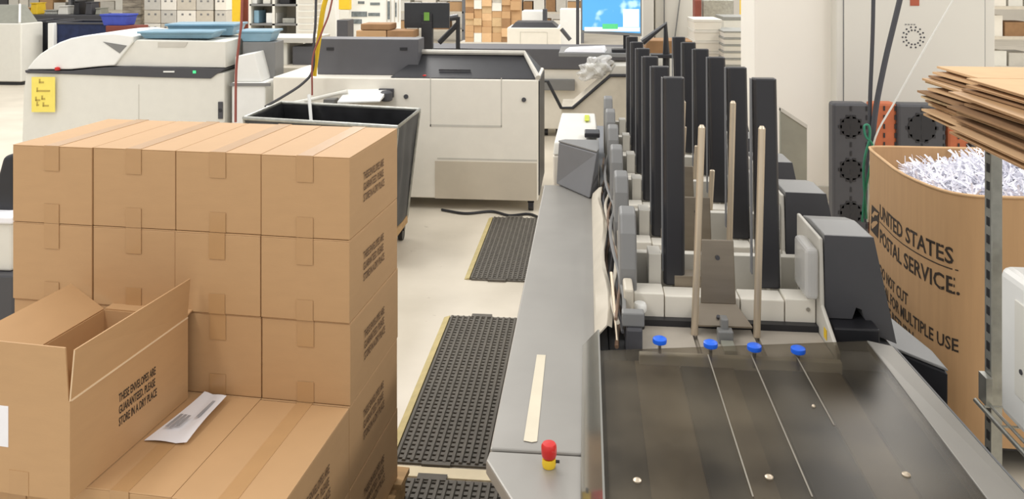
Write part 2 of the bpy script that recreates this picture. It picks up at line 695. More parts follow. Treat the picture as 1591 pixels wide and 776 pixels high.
# pale crease lines
build(B().box(-.0012, .0026, .003, LO - .003, CH - .0022, CH + .0020), 'fold_crease', CREASE, t, world=False, label='pale fold line')
build(B().prism([(.0, .0, CH), (.0022, .0, CH), (.0062, .010, CH + .118), (.004, .010, CH + .118)], (0, -.002, 0)), 'cut_edge', CREASE, t, world=False,
      label='pale cut edge of the right flap')
text_on('THESE ENVELOPES ARE\nGUARANTEED. PLEASE\nSTORE IN A DRY PLACE', .030, lambda u, v: Vector((.0010, .175 + u * .50, .150 + v * 1.05)), 'printed_text', INK, t,
        world=False, label='black stamped lettering')
build(B().box(-.235, -.172, -.001, 0, .115, .215), 'shipping_label', PAPER, t, world=False, label='white label')
build(B().box(-.17, -.115, -.001, 0, .002, .06), 'packing_tape', TAPE, t, world=False)

# paper slip on the low pile
zp = zt + .0025
pts = [pz(x, y, zp) for x, y in ((224, 685), (318, 616), (354, 620), (343, 645), (290, 692))]
ctr = sum(pts, Vector()) / 5
t = thing('paper_slip', ctr, 'crumpled white paper slip with grey print lying on a brown carton', 'paper')
A, Bq, Cq, Dq = pz(224, 685, zp), pz(290, 692, zp), pz(352, 624, zp), pz(318, 616, zp)
grid = []
for i in range(9):
    row = []
    for j in range(9):
        u, v = i / 8, j / 8
        p = A.lerp(Bq, u).lerp(Dq.lerp(Cq, u), v)
        p.z = zp + .004 * abs(math.sin(u * 4.2 + v * 1.5)) + .012 * (u ** 3) * (0.3 + .7 * math.sin(v * 3.1)) + .010 * v ** 4
        row.append(p)
    grid.append(row)
build(B().sheet(grid, (0, 0, .0006)), 'sheet', PAPER, t, smooth=True)
b = B()
GREYINK = mat('grey_print', (158, 158, 162), 0.8, var=0.2)
for (x, y, L) in ((0.18, .22, .36), (0.30, .22, .36), (.42, .26, .30), (.66, .48, .50)):
    q0 = A.lerp(Bq, x).lerp(Dq.lerp(Cq, x), y)
    q1 = A.lerp(Bq, x).lerp(Dq.lerp(Cq, x), y + L * .75)
    s = (Bq - A).normalized() * .009
    z = zp + .0125
    b.prism([(q0.x, q0.y, z), (q0.x + s.x, q0.y + s.y, z), (q1.x + s.x, q1.y + s.y, z + .001), (q1.x, q1.y, z + .001)], (0, 0, .0004))
build(b, 'printed_lines', GREYINK, t)

# ================================================================== INSERTER MACHINE
BX0, BX1 = 0.03, 0.78
t = thing('inserting_machine', (0.35, 3.0, 0), 'long grey mail inserting machine body carrying the row of black feeder guides', 'machine')
build(B().box(.056, BX1, 1.25, 5.1, 0.10, 0.925), 'base_cabinet', MIDG, t, bevel=.006)
for x in (.12, .68):
    for y in (1.5, 3.1, 4.8):
        build(B().cyl((x, y, 0), (x, y, .10), .03), 'foot', BLACKP, t, smooth=True)
# side table
z = .95
TX0 = -.190
nc = [(TX0, 1.56), (.0, 1.56), (.0, 1.16), (-.03, 1.16), (-.085, 1.30), (TX0 - .002, 1.535)]
build(B().prism([(TX0, 1.566, z - .03), (.018, 1.566, z - .03), (.030, 3.55, z - .03), (TX0, 3.55, z - .03)], (0, 0, .03)), 'side_table', TABLE, t, bevel=.004,
      label='brushed grey steel side table')
build(B().prism([(TX0, 1.560, z - .03), (.016, 1.560, z - .03), (.012, 1.16, z - .03), (.0, 1.16, z - .03), (TX0 - .003, 1.53, z - .03)], (0, 0, .029)),
      'corner_panel', TABLE, t, bevel=.004, label='grey corner panel carrying the red stop button')
build(B().prism([(TX0 + .02, 1.56, .30), (.016, 1.56, .30), (.012, 1.2, .30), (TX0 + .05, 1.5, .30)], (0, 0, .62)), 'corner_skirt', MIDG, t, bevel=.003)
build(B().box(-.10, .055, 1.6, 3.5, .30, .92), 'table_support', MIDG, t, bevel=.004)
# slanted glossy side guard beside the lid
MIRR = mat('polished_guard', (160, 158, 150), 0.10, metal=0.8, var=0.03)
build(B().prism([(-.012, 1.16, .951), (.026, 1.16, .992), (.030, 1.16, .992), (.030, 1.16, .951)], (0, .86, 0)), 'side_guard', MIRR, t, label='polished slanted guard')
build(B().tube([(.027, 2.0, .968), (.0275, 1.5, .972), (.027, 1.15, .976)], .0032), 'guard_edge', STEEL, t, smooth=True)
# beige fairing and cables going back
g = []
for i in range(15):
    y = 2.02 + i * .095
    w = .030 + .008 * math.sin(i * .9)
    g.append([(.018, y, .951), (.022, y, .975 + .012 * math.sin(i * .7)), (.018 + w, y, 1.005 + .008 * math.sin(i * .8)), (.028 + w, y, 1.0)])
build(B().sheet(g, (.003, 0, -.002)), 'side_fairing', BEIGEM, t, smooth=True, label='creased beige side fairing')
for k in range(5):
    pts = []
    for i in range(13):
        y = 2.0 + i * .14
        pts.append((.072 + .012 * math.sin(i * 1.1 + k * 1.7) + k * .003, y, .96 + .022 * k + .018 * math.sin(i * .9 + k)))
    build(B().tube(pts, .0042 if k % 2 else .0055, n=6, sub=3), 'cable', (BROWNC, CHAR, BEIGEM, BROWNC, GREYC)[k], t, smooth=True)
# deck under the lid, seen through it
build(B().box(.04, .74, 1.1, 1.99, .925, .932), 'lid_deck', mat('deck_steel', (104, 95, 80), .6, metal=.1, var=.25, scale=5), t)
LZ = .972
LA, LB = pz(932, 549, LZ), pz(1346, 534, LZ)
LC, LD = pz(1528, 776, LZ), pz(940, 776, LZ)
dl = (LD - LA).normalized()
dr = (LC - LB).normalized()
LD2 = LD + dl * .22
LC2 = LC + dr * .22
build(B().prism([LA, LB, LC2, LD2], (0, 0, .006)), 'smoked_lid', SMOKE, t, label='scratched smoked acrylic lid')
STRIPE = mat('belt_dark', (38, 37, 36), .5, var=.2)
STRIPL = mat('belt_tan', (138, 124, 102), .6, var=.15)
for xa, xb, wd, m_ in ((1053, 1095, 1, STRIPE), (1170, 1235, 1, STRIPE), (1290, 1345, 1, STRIPE), (985, 1050, 1, STRIPL), (1100, 1130, 1, STRIPL), (1238, 1285, 1, STRIPL)):
    a, c2 = pz(xa, 552, .933), pz(xb, 552, .933)
    e = .55 if m_ is STRIPE else .8
    build(B().box(a.x, c2.x, 1.98 - e, 1.98, .932, .938), 'feed_belt', m_, t)
for xx in (1100, 1167, 1236):
    a = pz(xx, 556, LZ)
    L_ = .30 if xx == 1236 else .52
    b = B()
    b.box(a.x - .0014, a.x + .0014, a.y - L_, a.y, LZ + .0062, LZ + .0075)
    build(b, 'lid_seam', mat('lid_rod_grey', (132, 126, 114), .5), t, label='thin pale rod across the lid')
for xx, yy in ((990, 746), (1195, 741), (1408, 737), (1264, 631)):
    a = pz(xx, yy, LZ + .008)
    r = .0075 if yy > 700 else .004
    build(B().lathe((a.x, a.y, LZ + .006), [(r, 0), (r, .002), (r * .6, .004), (.0005, .0045)], 14), 'lid_screw', ROD, t, smooth=True)
# bright flange along the right of the lid, bent down outward
RB = LB + Vector((0.001, 0, 0))
RC = LC2 + Vector((0.001, 0, 0))
o1 = pz(1387, 538, LZ - .006)
o2 = pz(1600, 776, LZ - .006)
do = (o2 - o1).normalized()
o2 = o2 + do * .22
build(B().hull([RB - Vector((0, 0, .012)), o1 - Vector((0, 0, .006)), o2 - Vector((0, 0, .006)), RC - Vector((0, 0, .012))], [RB + Vector((0, 0, .008)), o1, o2, RC + Vector((0, 0, .008))]),
      'lid_flange', TABLE, t, bevel=.002, label='bright grey flange along the lid')
build(B().hull([o1 - Vector((0, 0, .10)), o1 + Vector((.012, 0, -.10)), o2 + Vector((.012, 0, -.10)), o2 - Vector((0, 0, .10))], [o1, o1 + Vector((.006, 0, -.002)), o2 + Vector((.006, 0, -.002)), o2]),
      'flange_skirt', MIDG, t)
# grey and black side housing to the right of the flange
q = [(.785, 2.235), (.897, 2.10), (.900, 2.20), (.862, 2.45), (.785, 2.47)]
build(B().prism([(x, y, .60) for x, y in q], (0, 0, .285)), 'side_housing', BLACKP, t, bevel=.006, label='black side housing')
build(B().hull([(x, y, .886) for x, y in q], [(x, y, .893) for x, y in q]), 'housing_cover', GREYC, t, bevel=.003, label='grey cover plate')


def estop(x, y, z, label):
    t = thing('emergency_stop_button', (x, y, z), label, 'button')
    build(B().lathe((x, y, z), [(.012, 0), (.0135, .006), (.0125, .016)], 20), 'yellow_collar', YEL, t, smooth=True, label='yellow collar')
    build(B().lathe((x, y, z), [(.0095, .016), (.0125, .018), (.0142, .022), (.0148, .034), (.0145, .040), (.012, .0435), (.0005, .0445)], 24), 'red_cap', RED, t, smooth=True, label='red mushroom cap')
    build(B().cyl((x + .012, y, z + .010), (x + .020, y, z + .010), .0028, n=8), 'tab', BLACKP, t)


a = pz(853, 724, .951)
estop(a.x, a.y, .9495, 'red emergency stop button with yellow collar on the grey corner panel')
a, c2 = pz(841, 552, .951), pz(824, 686, .951)
wv = Vector((.0135, 0, 0))
t = solo(B().prism([a - wv * .8, a + wv * .8, c2 + wv, c2 + Vector((.003, -.004, 0)), c2 - wv], (0, 0, .0006)), 'masking_tape_strip', MASK,
         'strip of cream masking tape stuck along the steel side table', 'tape')

# ---- feeder stations
F0, FD = 2.25, 0.415


def feeder(label):
    t = thing('feeder_station', (0.4, F0, .925), label, 'feeder', 'feeder stations along the inserting machine')
    Y = F0
    # deck
    b = B()
    for x0, x1 in ((.125, .272), (.283, .352), (.362, .428), (.440, .600)):
        b.box(x0, x1, Y - .265, Y - .085, .930, .944)
    b.box(.125, .60, Y - .265, Y - .085, .926, .932)
    build(b, 'deck_plate', mat('deck_plate_steel', (168, 160, 148), .5, var=.06), t, bevel=.001)
    build(B().box(.13, .60, Y - .085, Y - .062, .926, .960), 'roller_slot', BLACKP, t)
    for x in (.2, .33, .45, .56):
        pass
    # cross beam
    b = B()
    b.box(.125, .205, Y - .062, Y + .01, .926, 1.022)
    b.box(.2075, .405, Y - .058, Y + .01, .926, 1.015)
    b.box(.4075, .520, Y - .060, Y + .01, .926, 1.015)
    b.box(.5225, .600, Y - .062, Y + .01, .926, 1.020)
    build(b, 'cross_beam', CREAM, t, bevel=.003, label='cream cross beam')
    for x in (.14, .58):
        build(B().cyl((x, Y - .0625, .995), (x, Y - .066, .995), .005, n=10), 'screw', STEEL, t)
    # magazine floor behind the beam
    build(B().box(.125, .60, Y + .01, Y + .150, .926, .97), 'magazine_floor', LIGHTG, t, bevel=.002)
    build(B().box(.24, .33, Y + .011, Y + .06, .97, 1.045), 'bracket', STEELD, t, bevel=.002)
    build(B().box(.17, .205, Y + .02, Y + .09, .97, 1.10), 'upright_plate', LIGHTG, t, bevel=.002)
    build(B().box(.505, .53, Y + .02, Y + .09, .97, 1.12), 'upright_plate', LIGHTG, t, bevel=.002)
    build(B().box(.13, .595, Y + .100, Y + .128, .97, 1.075), 'rear_panel', LIGHTG, t, bevel=.002)
    # black guides
    for (xa, xb, lean) in ((.208, .266, .004), (.462, .526, -.006)):
        dx = lean
        y0, y1 = Y + .012, Y + .050
        pts0, pts1 = [], []
        n = 8
        for (px_, py_) in ((0, .3), (.12, 0), (.88, 0), (1, .25), (1, 1), (0, 1)):
            pts0.append((xa + (xb - xa) * px_ + .004, y0 + (y1 - y0) * py_, 1.016))
            pts1.append((xa + (xb - xa) * px_ + dx, y0 + (y1 - y0) * py_ + .006, 1.592))
        top = [(x_ + (.003 if i in (0, 5, 1) else -.003), y_, z_ + .006) for i, (x_, y_, z_) in enumerate(pts1)]
        b = B()
        b.hull(pts0, pts1)
        o = build(b, 'guide_pillar', PILLAR, t, bevel=.004, smooth=False, label='tall black guide')
        ex = xa + dx
        build(B().prism([(ex - .004, y0 + .014, 1.05), (ex - .0005, y0 + .014, 1.05), (ex - .0005, y0 + .034, 1.05), (ex - .004, y0 + .034, 1.05)], (-.001, .006, .54)), 'guide_edge', MIDG, t)
    # steel rods
    for (xa, xb) in ((.277, .297), (.435, .450)):
        yy = Y - .125
        build(B().cyl((xa, yy, .944), (xb, yy + .01, 1.480), .0092, n=14).cyl((xb, yy + .01, 1.480), (xb, yy + .0102, 1.487), .0092, .005, n=14), 'guide_rod', ROD, t, smooth=True,
              label='round steel rod')
    # bent steel paddle
    xa, xb = .300, .392
    build(B().hull([(xa, Y - .075, 1.005), (xb, Y - .075, 1.005), (xb, Y - .070, 1.005), (xa, Y - .070, 1.005)],
                   [(xa + .004, Y - .060, 1.170), (xb - .004, Y - .060, 1.170), (xb - .004, Y - .055, 1.170), (xa + .004, Y - .055, 1.170)]),
          'paddle_plate', STEELD, t, bevel=.003, label='brushed steel backing plate')
    build(B().hull([(xa - .030, Y - .128, .966), (xb + .032, Y - .128, .966), (xb + .032, Y - .128, .970), (xa - .030, Y - .128, .970)],
                   [(xa, Y - .072, 1.003), (xb, Y - .072, 1.003), (xb, Y - .072, 1.007), (xa, Y - .072, 1.007)]), 'paddle_foot', STEELD, t, label='flared steel foot of the plate')
    b = B()
    for yy, zz in ((Y - .0665, 1.125),):
        b.cyl((.345, yy + .002, zz), (.345, yy - .004, zz), .006, n=12)
    b.cyl((.340, Y - .108, .980), (.340, Y - .112, .988), .005, n=10)
    build(b, 'paddle_screw', CHAR, t)
    # sensor bracket
    b = B()
    b.box(.330, .368, Y - .175, Y - .145, .944, .975)
    b.box(.340, .358, Y - .160, Y - .130, .972, 1.000)
    build(b, 'sensor_bracket', GREYC, t, bevel=.003)
    build(B().box(.335, .366, Y - .235, Y - .178, .944, .956).cyl((.35, Y - .15, .975), (.35, Y - .15, .992), .007, n=10), 'sensor_base', GREENG, t, bevel=.002)
    # left rounded side cover
    prof = [(Y - .05, .93), (Y + .13, .93), (Y + .13, 1.10), (Y + .10, 1.19), (Y + .05, 1.225), (Y + .0, 1.215), (Y - .03, 1.17), (Y - .05, 1.08)]
    build(B().prism([(.088, y, z) for y, z in prof], (.046, 0, 0)), 'side_cover', GREYC, t, bevel=.008, seg=3, label='grey rounded side cover')
    build(B().box(.095, .12, Y - .14, Y - .055, .93, 1.06), 'cover_bracket', BEIGEM, t, bevel=.006)
    build(B().cyl((.138, Y - .10, .944), (.138, Y - .10, .988), .013, n=14), 'knob_post', BLACKP, t, smooth=True)
    build(B().lathe((.138, Y - .10, .988), [(.016, 0), (.018, .004), (.018, .018), (.014, .023), (.0005, .024)], 18), 'white_knob', WHITEP, t, smooth=True, label='white knob')
    # right side plate, film pouch and motor cover
    build(B().prism([(.602, Y - .235, .926), (.602, Y - .235, .96), (.602, Y - .10, 1.02), (.602, Y - .085, 1.19), (.602, Y + .14, 1.19), (.602, Y + .14, .926)], (.010, 0, 0)), 'side_plate', LIGHTG, t, bevel=.003)
    build(B().box(.566, .6, Y - .095, Y + .03, 1.03, 1.165), 'film_pouch', FILM, t, bevel=.012, seg=3, label='crinkled clear plastic pouch')
    build(B().box(.6005, .6015, Y - .155, Y - .132, .955, .980), 'warning_label', YEL, t, label='small yellow warning label')
    n = 7
    lo, hi = [], []
    Yf, Yb = Y - .085, Y + .175
    front = [(.615, .985), (.615, 1.200), (.735, 1.198), (.792, .930), (.770, .945), (.700, .985)]
    notch = [(.615, .985), (.615, 1.200), (.738, 1.198), (.795, .925), (.755, .940), (.716, .985), (.708, 1.01), (.694, 1.015), (.684, .985)]
    # rounded back: three sections
    b = B()
    secs = []
    for (yy, k) in ((Yf, 0), (Yf + .006, .0), (Yb - .12, .0), (Yb - .05, .012), (Yb - .015, .035), (Yb, .075)):
        sec = []
        for i, (x, z_) in enumerate(notch):
            if z_ > 1.1:
                sec.append((x - (k * .3 if x > .7 else 0), yy, z_ - k))
            elif x > .73:
                sec.append((x - k * .8, yy, z_))
            else:
                sec.append((x, yy, z_))
        secs.append(sec)
    n = len(notch)
    vs = [p for s_ in secs for p in s_]
    fs = [tuple(range(n)), tuple(range((len(secs) - 1) * n, len(secs) * n))[::-1]]
    for k in range(len(secs) - 1):
        for i in range(n):
            fs.append((k * n + i, k * n + (i + 1) % n, (k + 1) * n + (i + 1) % n, (k + 1) * n + i))
    b._add(vs, fs)
    o = build(b, 'motor_cover', GREYC, t, bevel=.003, label='grey motor cover')
    # black face plate on its front
    b = B().prism([(x, Yf - .0005, z_) for x, z_ in notch], (0, -.004, 0))
    build(b, 'cover_face', CHAR, t, label='charcoal front face of the motor cover')
    build(B().box(.622, .735, Yf - .06, Yb - .03, .926, .983), 'motor_block', BLACKP, t, bevel=.004)
    build(B().cyl((.65, Yf - .005, .965), (.675, Yf - .02, .955), .006, n=10).cyl((.632, Yf - .002, .97), (.655, Yf - .006, .966), .009, n=10), 'latch', STEEL, t, smooth=True)
    return t


def feeder_label(k):
    return ['nearest feeder station, with blue knobs right in front of it', 'second feeder station from the near end, its curved cover just behind the first',
            'third feeder station from the near end of the machine', 'fourth feeder station from the near end of the machine',
            'fifth feeder station from the near end, before the last', 'farthest feeder station, its guides standing highest in the photo'][k]


f1 = feeder(feeder_label(0))
for k in range(1, 6):
    c = copy_tree(f1)
    c.location = (0.4, F0 + FD * k, .925)
    # every guide set is a touch shorter going back
    c['label'] = feeder_label(k)
    c['group'] = 'feeder stations along the inserting machine'
    for ch in [x for x in bpy.data.objects if x.parent == c]:
        base = ch.name.split('.')[0]
        if base in ('guide_pillar', 'guide_edge'):
            ch.scale = (1, 1, 1 - .030 * k ** .7)
            ch.location.z += 0.003 * k
        if base == 'guide_rod' and k >= 2:
            ch.scale = (1, 1, .44)

# front strip with black gadget and blue knobs on the first station
t = thing('feeder_front_rail', (.38, 1.99, .94), 'cream front rail with four blue knobs between the smoked lid and the nearest feeder', 'rail')
build(B().box(.125, .60, 1.962, 1.982, .932, .962), 'rail_bar', CREAM, t, bevel=.003)
build(B().box(.095, .135, 1.99, 2.09, .926, 1.01), 'black_block', CHAR, t, bevel=.006)
build(B().box(.085, .14, 2.0, 2.03, 1.01, 1.045), 'grey_clip', GREYC, t, bevel=.004)
build(B().cyl((.075, 2.02, .96), (.062, 2.12, 1.10), .004, n=8), 'steel_lever', ROD, t)
for i, (xx, yy) in enumerate(((1025, 534), (1104, 540), (1172, 545), (1240, 549))):
    a = pz(xx, yy, .985)
    kn = build(B().lathe((a.x, a.y, .985), [(.010, 0), (.0165, .002), (.0172, .006), (.0165, .012), (.012, .0145), (.0005, .015)], 18), 'knob', BLUEK, t, smooth=True, label='blue knob')
    build(B().cyl((a.x, a.y, .9445), (a.x, a.y, .988), .0042, n=10), 'knob_stem', STEEL, kn, smooth=True)

# wedge cover and cream end unit
t = thing('wedge_cover', (-.05, 3.5, .95), 'dark grey angled box cover at the far end of the steel side table', 'cover')
q = [pz(865, 287, .952), pz(915, 315, .952)]
fb = [Vector((-.138, 3.56, .952)), Vector((.008, 3.34, .952)), Vector((.045, 3.42, .952)), Vector((.045, 3.60, .952)), Vector((-.10, 3.60, .952))]
ft = [Vector((-.128, 3.57, 1.135)), Vector((.040, 3.40, 1.128)), Vector((.05, 3.45, 1.128)), Vector((.05, 3.60, 1.135)), Vector((-.10, 3.60, 1.135))]
build(B().hull(fb, ft), 'body', MIDG, t, bevel=.006)
build(B().hull([p + Vector((0, 0, .0005)) for p in ft], [p + Vector((0, 0, .008)) for p in ft]), 'top_plate', GREYC, t, bevel=.002, label='lighter grey top plate')
t = thing('end_unit', (-.05, 4.0, 0), 'cream end unit with sloped top behind the dark grey angled cover', 'machine')
build(B().box(-.155, .052, 3.64, 4.35, 0.02, 1.06), 'cabinet', CREAM, t, bevel=.008)
build(B().hull([(-.155, 3.64, 1.061), (.052, 3.64, 1.061), (.052, 4.35, 1.061), (-.155, 4.35, 1.061)], [(-.150, 3.66, 1.115), (.048, 3.66, 1.115), (.04, 4.33, 1.135), (-.135, 4.33, 1.135)]),
      'top_cover', OFFW, t, bevel=.006, label='off white lid')
a = pz(920, 214, 1.13)
build(B().box(a.x - .035, a.x + .035, a.y, a.y + .10, 1.128, 1.15), 'black_box', BLACKP, t, bevel=.005)
a = pz(912, 187, 1.14)
build(B().box(a.x - .012, a.x + .012, a.y, a.y + .16, 1.136, 1.139), 'lime_mark', GREENL, t)

# far right guard panel beyond the feeders
t = thing('guard_panel', (1.05, 5.0, 0), 'grey green steel panel with slanted top standing left of the cream column', 'panel')
A1, A2, A3, A4 = py(1213, 168, 5.3), py(1254, 195, 5.3), py(1254, 300, 5.3), py(1213, 300, 5.3)
A5 = Vector((A1.x, 5.3, .02))
A6 = Vector((A2.x, 5.3, .02))
build(B().prism([A1, A2, A6, A5], (0, .04, 0)), 'sheet', GREENG, t, bevel=.003)
build(B().hull([A1 + Vector((0, -.006, -.02)), A2 + Vector((0, -.006, -.02)), A2 + Vector((0, .046, -.02)), A1 + Vector((0, .046, -.02))],
               [A1 + Vector((0, -.006, .004)), A2 + Vector((0, -.006, .004)), A2 + Vector((0, .046, .004)), A1 + Vector((0, .046, .004))]), 'top_trim', LIGHTG, t)

# ================================================================== CREAM MACHINE IN THE MIDDLE
MY = 6.34
t = thing('folding_machine', (-1.3, 6.8, 0), 'large cream machine with a black slanted lid standing behind the black hamper', 'machine')
xr = py(836, 125, MY).x
xl = py(424, 118, MY).x
xm = py(636, 118, MY).x
b = B()
b.box(xl, xr, MY, MY + .85, .09, 1.045)
build(b, 'body', CREAM, t, bevel=.010)
# door outlines on the front
b = B()
def fgroove(x0, y0, x1, y1, wv=.004):
    a, c2 = py(x0, y0, MY), py(x1, y1, MY)
    b.box(min(a.x, c2.x) - wv, max(a.x, c2.x) + wv, MY - .0015, MY + .001, min(a.z, c2.z) - wv, max(a.z, c2.z) + wv)
fgroove(669, 122, 669, 196)
fgroove(779, 122, 779, 196)
fgroove(669, 196, 779, 196)
fgroove(680, 247, 834, 249, .003)
build(b, 'panel_seam', LIGHTG, t)
a, c2 = py(676, 250, MY), py(834, 312, MY)
build(B().box(a.x, c2.x, MY - .004, MY, .09, a.z), 'kick_panel', mat('kick_paint', (196, 186, 168), .5, var=.02), t, label='slightly darker lower panel')
b = B()
for xx, yy in ((814, 155), (631, 150)):
    a = py(xx, yy, MY)
    b.cyl((a.x, MY, a.z), (a.x, MY - .012, a.z), .018, n=14)
build(b, 'door_lock', CHAR, t)
a = py(603, 147, MY)
build(B().lathe((a.x, MY - .06, a.z - .045), [(.03, 0), (.05, .01), (.05, .07), (.03, .085)], 16).box(a.x - .07, a.x + .05, MY - .03, MY, a.z - .02, a.z + .05), 'crank_handle', CHAR, t, bevel=.004)
a = py(658, 117, MY)
build(B().lathe((a.x, MY + .05, 1.046), [(.02, 0), (.02, .02), (.005, .025)], 12), 'red_button', RED, t)
# black slanted lid with pale frame
L0, L1 = py(606, 118, MY + .01), py(832, 122, MY + .01)
U1, U0 = py(815, 94, MY + .32), py(656, 89, MY + .32)
for v_ in (L0, L1):
    v_.z = 1.050
U1.z = U0.z = 1.205
build(B().hull([L0, L1, L1 + Vector((0, .8, 0)), L0 + Vector((0, .8, 0))], [U0, U1, U1 + Vector((.0, .3, 0)), U0 + Vector((0, .3, 0))]), 'slanted_lid', BLACKP, t, bevel=.004,
      label='black slanted lid')
o_ = Vector((0, -.012, .006))
build(B().tube([U0 + Vector((-.08, .02, .02)), U1 + Vector((0, 0, .02)), L1 + Vector((.02, -.005, .012))], .022, n=8, sub=1), 'lid_frame', LIGHTG, t, label='pale tube framing the lid')
text_on('AGILIS', .06, lambda u, v: U0.lerp(L0, .68).lerp(U1.lerp(L1, .68), .36) + Vector((u * 1.1, -.004 - 0 * v, .006)) + (U0 - L0).normalized() * v, 'lid_lettering', CHAR, t) if False else None
b = B()
mid = U0.lerp(L0, .70).lerp(U1.lerp(L1, .70), .42)
b.box(mid.x - .13, mid.x + .13, mid.y - .012, mid.y - .004, mid.z, mid.z + .014)
build(b, 'lid_badge', mat('badge_black', (52, 52, 56), .5), t, label='faint grey badge')
# dark grey upright rear panel
a, c2 = py(493, 60, MY + .18), py(650, 60, MY + .18)
build(B().prism([(a.x, MY + .18, 1.046), (c2.x - .10, MY + .18, 1.046), (c2.x + .14, MY + .18, 1.18), (c2.x + .14, MY + .18, 1.34), (c2.x + .12, MY + .18, a.z), (a.x, MY + .18, a.z)], (0, .5, 0)) if False else
      B().box(a.x, c2.x, MY + .18, MY + .42, 1.046, a.z), 'rear_hood', DKGREY, t, bevel=.006, label='dark grey upright hood')
b = B()
for xx in (513, 627):
    q = py(xx, 76, MY + .18)
    b.box(q.x - .03, q.x + .03, MY + .174, MY + .18, q.z - .012, q.z + .012)
build(b, 'hood_grip', BLACKP, t)
# output chute towards the hamper
a, c2 = py(524, 158, MY - .25), py(590, 150, MY - .25)
build(B().hull([(a.x, MY - .25, a.z - .015), (c2.x, MY - .25, a.z), (c2.x, MY, a.z + .03), (a.x, MY, a.z + .02)], [(a.x, MY - .25, a.z), (c2.x, MY - .25, a.z + .012), (c2.x, MY, a.z + .07), (a.x, MY, a.z + .06)]),
      'output_chute', WHITEP, t, bevel=.003, label='white output chute')
build(B().box(py(502, 0, MY - .1).x, py(520, 0, MY - .1).x, MY - .1, MY, py(0, 162, MY).z, py(0, 144, MY).z), 'chute_bracket', GREYC, t, bevel=.006)
build(B().tube([py(414, 168, MY - .35), py(470, 158, MY - .2), py(505, 150, MY - .12), py(540, 142, MY - .10)], .016, n=8), 'guide_arm', OFFW, t, smooth=True)
b = B()
for x in (xl + .15, xm - .1, xr - .06):
    for y in (MY + .06, MY + .75):
        b = B()
        b.box(x - .025, x + .025, y - .03, y + .03, .065, .09)
        b.cyl((x - .02, y, .043), (x + .02, y, .043), .043, n=16)
        build(b, 'caster', BLACKP, t)
build(B().box(xr, xr + .008, MY + .05, MY + .8, .12, 1.03), 'side_trim', BLACKP, t)
# floor cable by its casters
solo(B().tube([(-1.15, 6.30, .012), (-.95, 6.22, .012), (-.75, 6.29, .012), (-.6, 6.20, .012), (-.45, 6.25, .012), (-.33, 6.1, .012)], .010), 'floor_cable', BLACKP,
     'black power cable lying on the floor under the cream machine', 'cable', smooth=True)

# beige machine section left of it, with grey curved duct
t = thing('intake_machine', (-3.1, 7.1, 0), 'beige machine section between the white copier and the dark grey hood', 'machine')
a, c2 = py(402, 104, 7.25), py(488, 104, 7.25)
build(B().box(a.x - .2, c2.x + .1, 7.25, 8.0, .08, a.z), 'body', BEIGEM, t, bevel=.01)
a, c2 = py(404, 66, 7.45), py(446, 66, 7.45)
zt2 = a.z
build(B().box(a.x, c2.x, 7.45, 7.9, py(0, 104, 7.25).z, zt2), 'upper_box', OFFW, t, bevel=.01)
a, c2 = py(454, 72, 7.45), py(487, 72, 7.45)
build(B().box(a.x, c2.x, 7.45, 7.9, py(0, 104, 7.25).z, a.z), 'dark_intake', DKGREY, t, bevel=.01)
a, c2 = py(404, 66, 7.45), py(487, 66, 7.45)
build(B().box(a.x, c2.x, 7.40, 7.95, a.z + .001, a.z + .05), 'top_shelf', LIGHTG, t, bevel=.004)
for sx in (0.1, .9):
    build(B().box(a.x + (c2.x - a.x) * sx, a.x + (c2.x - a.x) * sx + .06, 7.35, 7.7, 0, .08), 'foot', BLACKP, t)

# ================================================================== BLACK HAMPER
HR = math.radians(6)
hx, hy = -1.19, 4.98
t = thing('laundry_hamper', (hx - .55, hy + .35, 0), 'black canvas hamper truck on casters between the carton stack and the cream machine', 'cart')
def HP(u, v, z, tp=0):
    # u: 0..1 left->right, v: 0..1 front->back
    u2 = .5 + (u - .5) * (1 - tp)
    v2 = .5 + (v - .5) * (1 - tp * .6)
    x = hx - 1.10 + 1.10 * u2
    y = hy + .22 * (1 - u2) * 1.0 + .66 * v2
    return Vector((x, y, z))
rim = [(0, 0), (1, 0), (1, 1), (0, 1)]
b = B()
b2 = B()
N = 16
def wall(p, q, inset):
    g = []
    for r in range(7):
        zf = r / 6
        row = []
        for i in range(N + 1):
            f = i / N
            u = p[0] + (q[0] - p[0]) * f
            v = p[1] + (q[1] - p[1]) * f
            P_ = HP(u, v, .17 + .74 * zf, .16 * (1 - zf))
            C0 = HP(.5, .5, P_.z)
            n_ = (P_ - C0).normalized()
            bulge = -.012 * math.sin(math.pi * zf) * math.sin(f * 14 + zf * 2) - .010 * math.sin(f * 5 + zf * 5) * math.sin(math.pi * f)
            row.append(P_ + n_ * (bulge - inset))
        g.append(row)
    return g
for i in range(4):
    b.sheet(wall(rim[i], rim[(i + 1) % 4], 0))
    b2.sheet(wall(rim[i], rim[(i + 1) % 4], .02))
build(b, 'canvas_sides', CANVAS, t, smooth=True)
build(b2, 'vinyl_lining', CANVIN, t, smooth=True, label='shiny black inside lining')
fl = [HP(u, v, .175, .17) for u, v in rim]
build(B().prism(fl, (0, 0, .01)), 'bottom_panel', CANVIN, t)
R_ = [HP(u, v, .915) for u, v in rim]
build(B().tube(R_ + [R_[0]], .014, n=8, sub=1), 'rim_tube', GALV, t, smooth=True, label='grey tube rim')
for u, v in rim:
    build(B().tube([HP(u, v, .905), HP(u, v, .15, .16)], .010, n=8, sub=1), 'frame_post', GALV, t)
build(B().prism([HP(u, v, .115, .15) for u, v in rim], (0, 0, .05)), 'wooden_base', WOOD, t, label='plywood base')
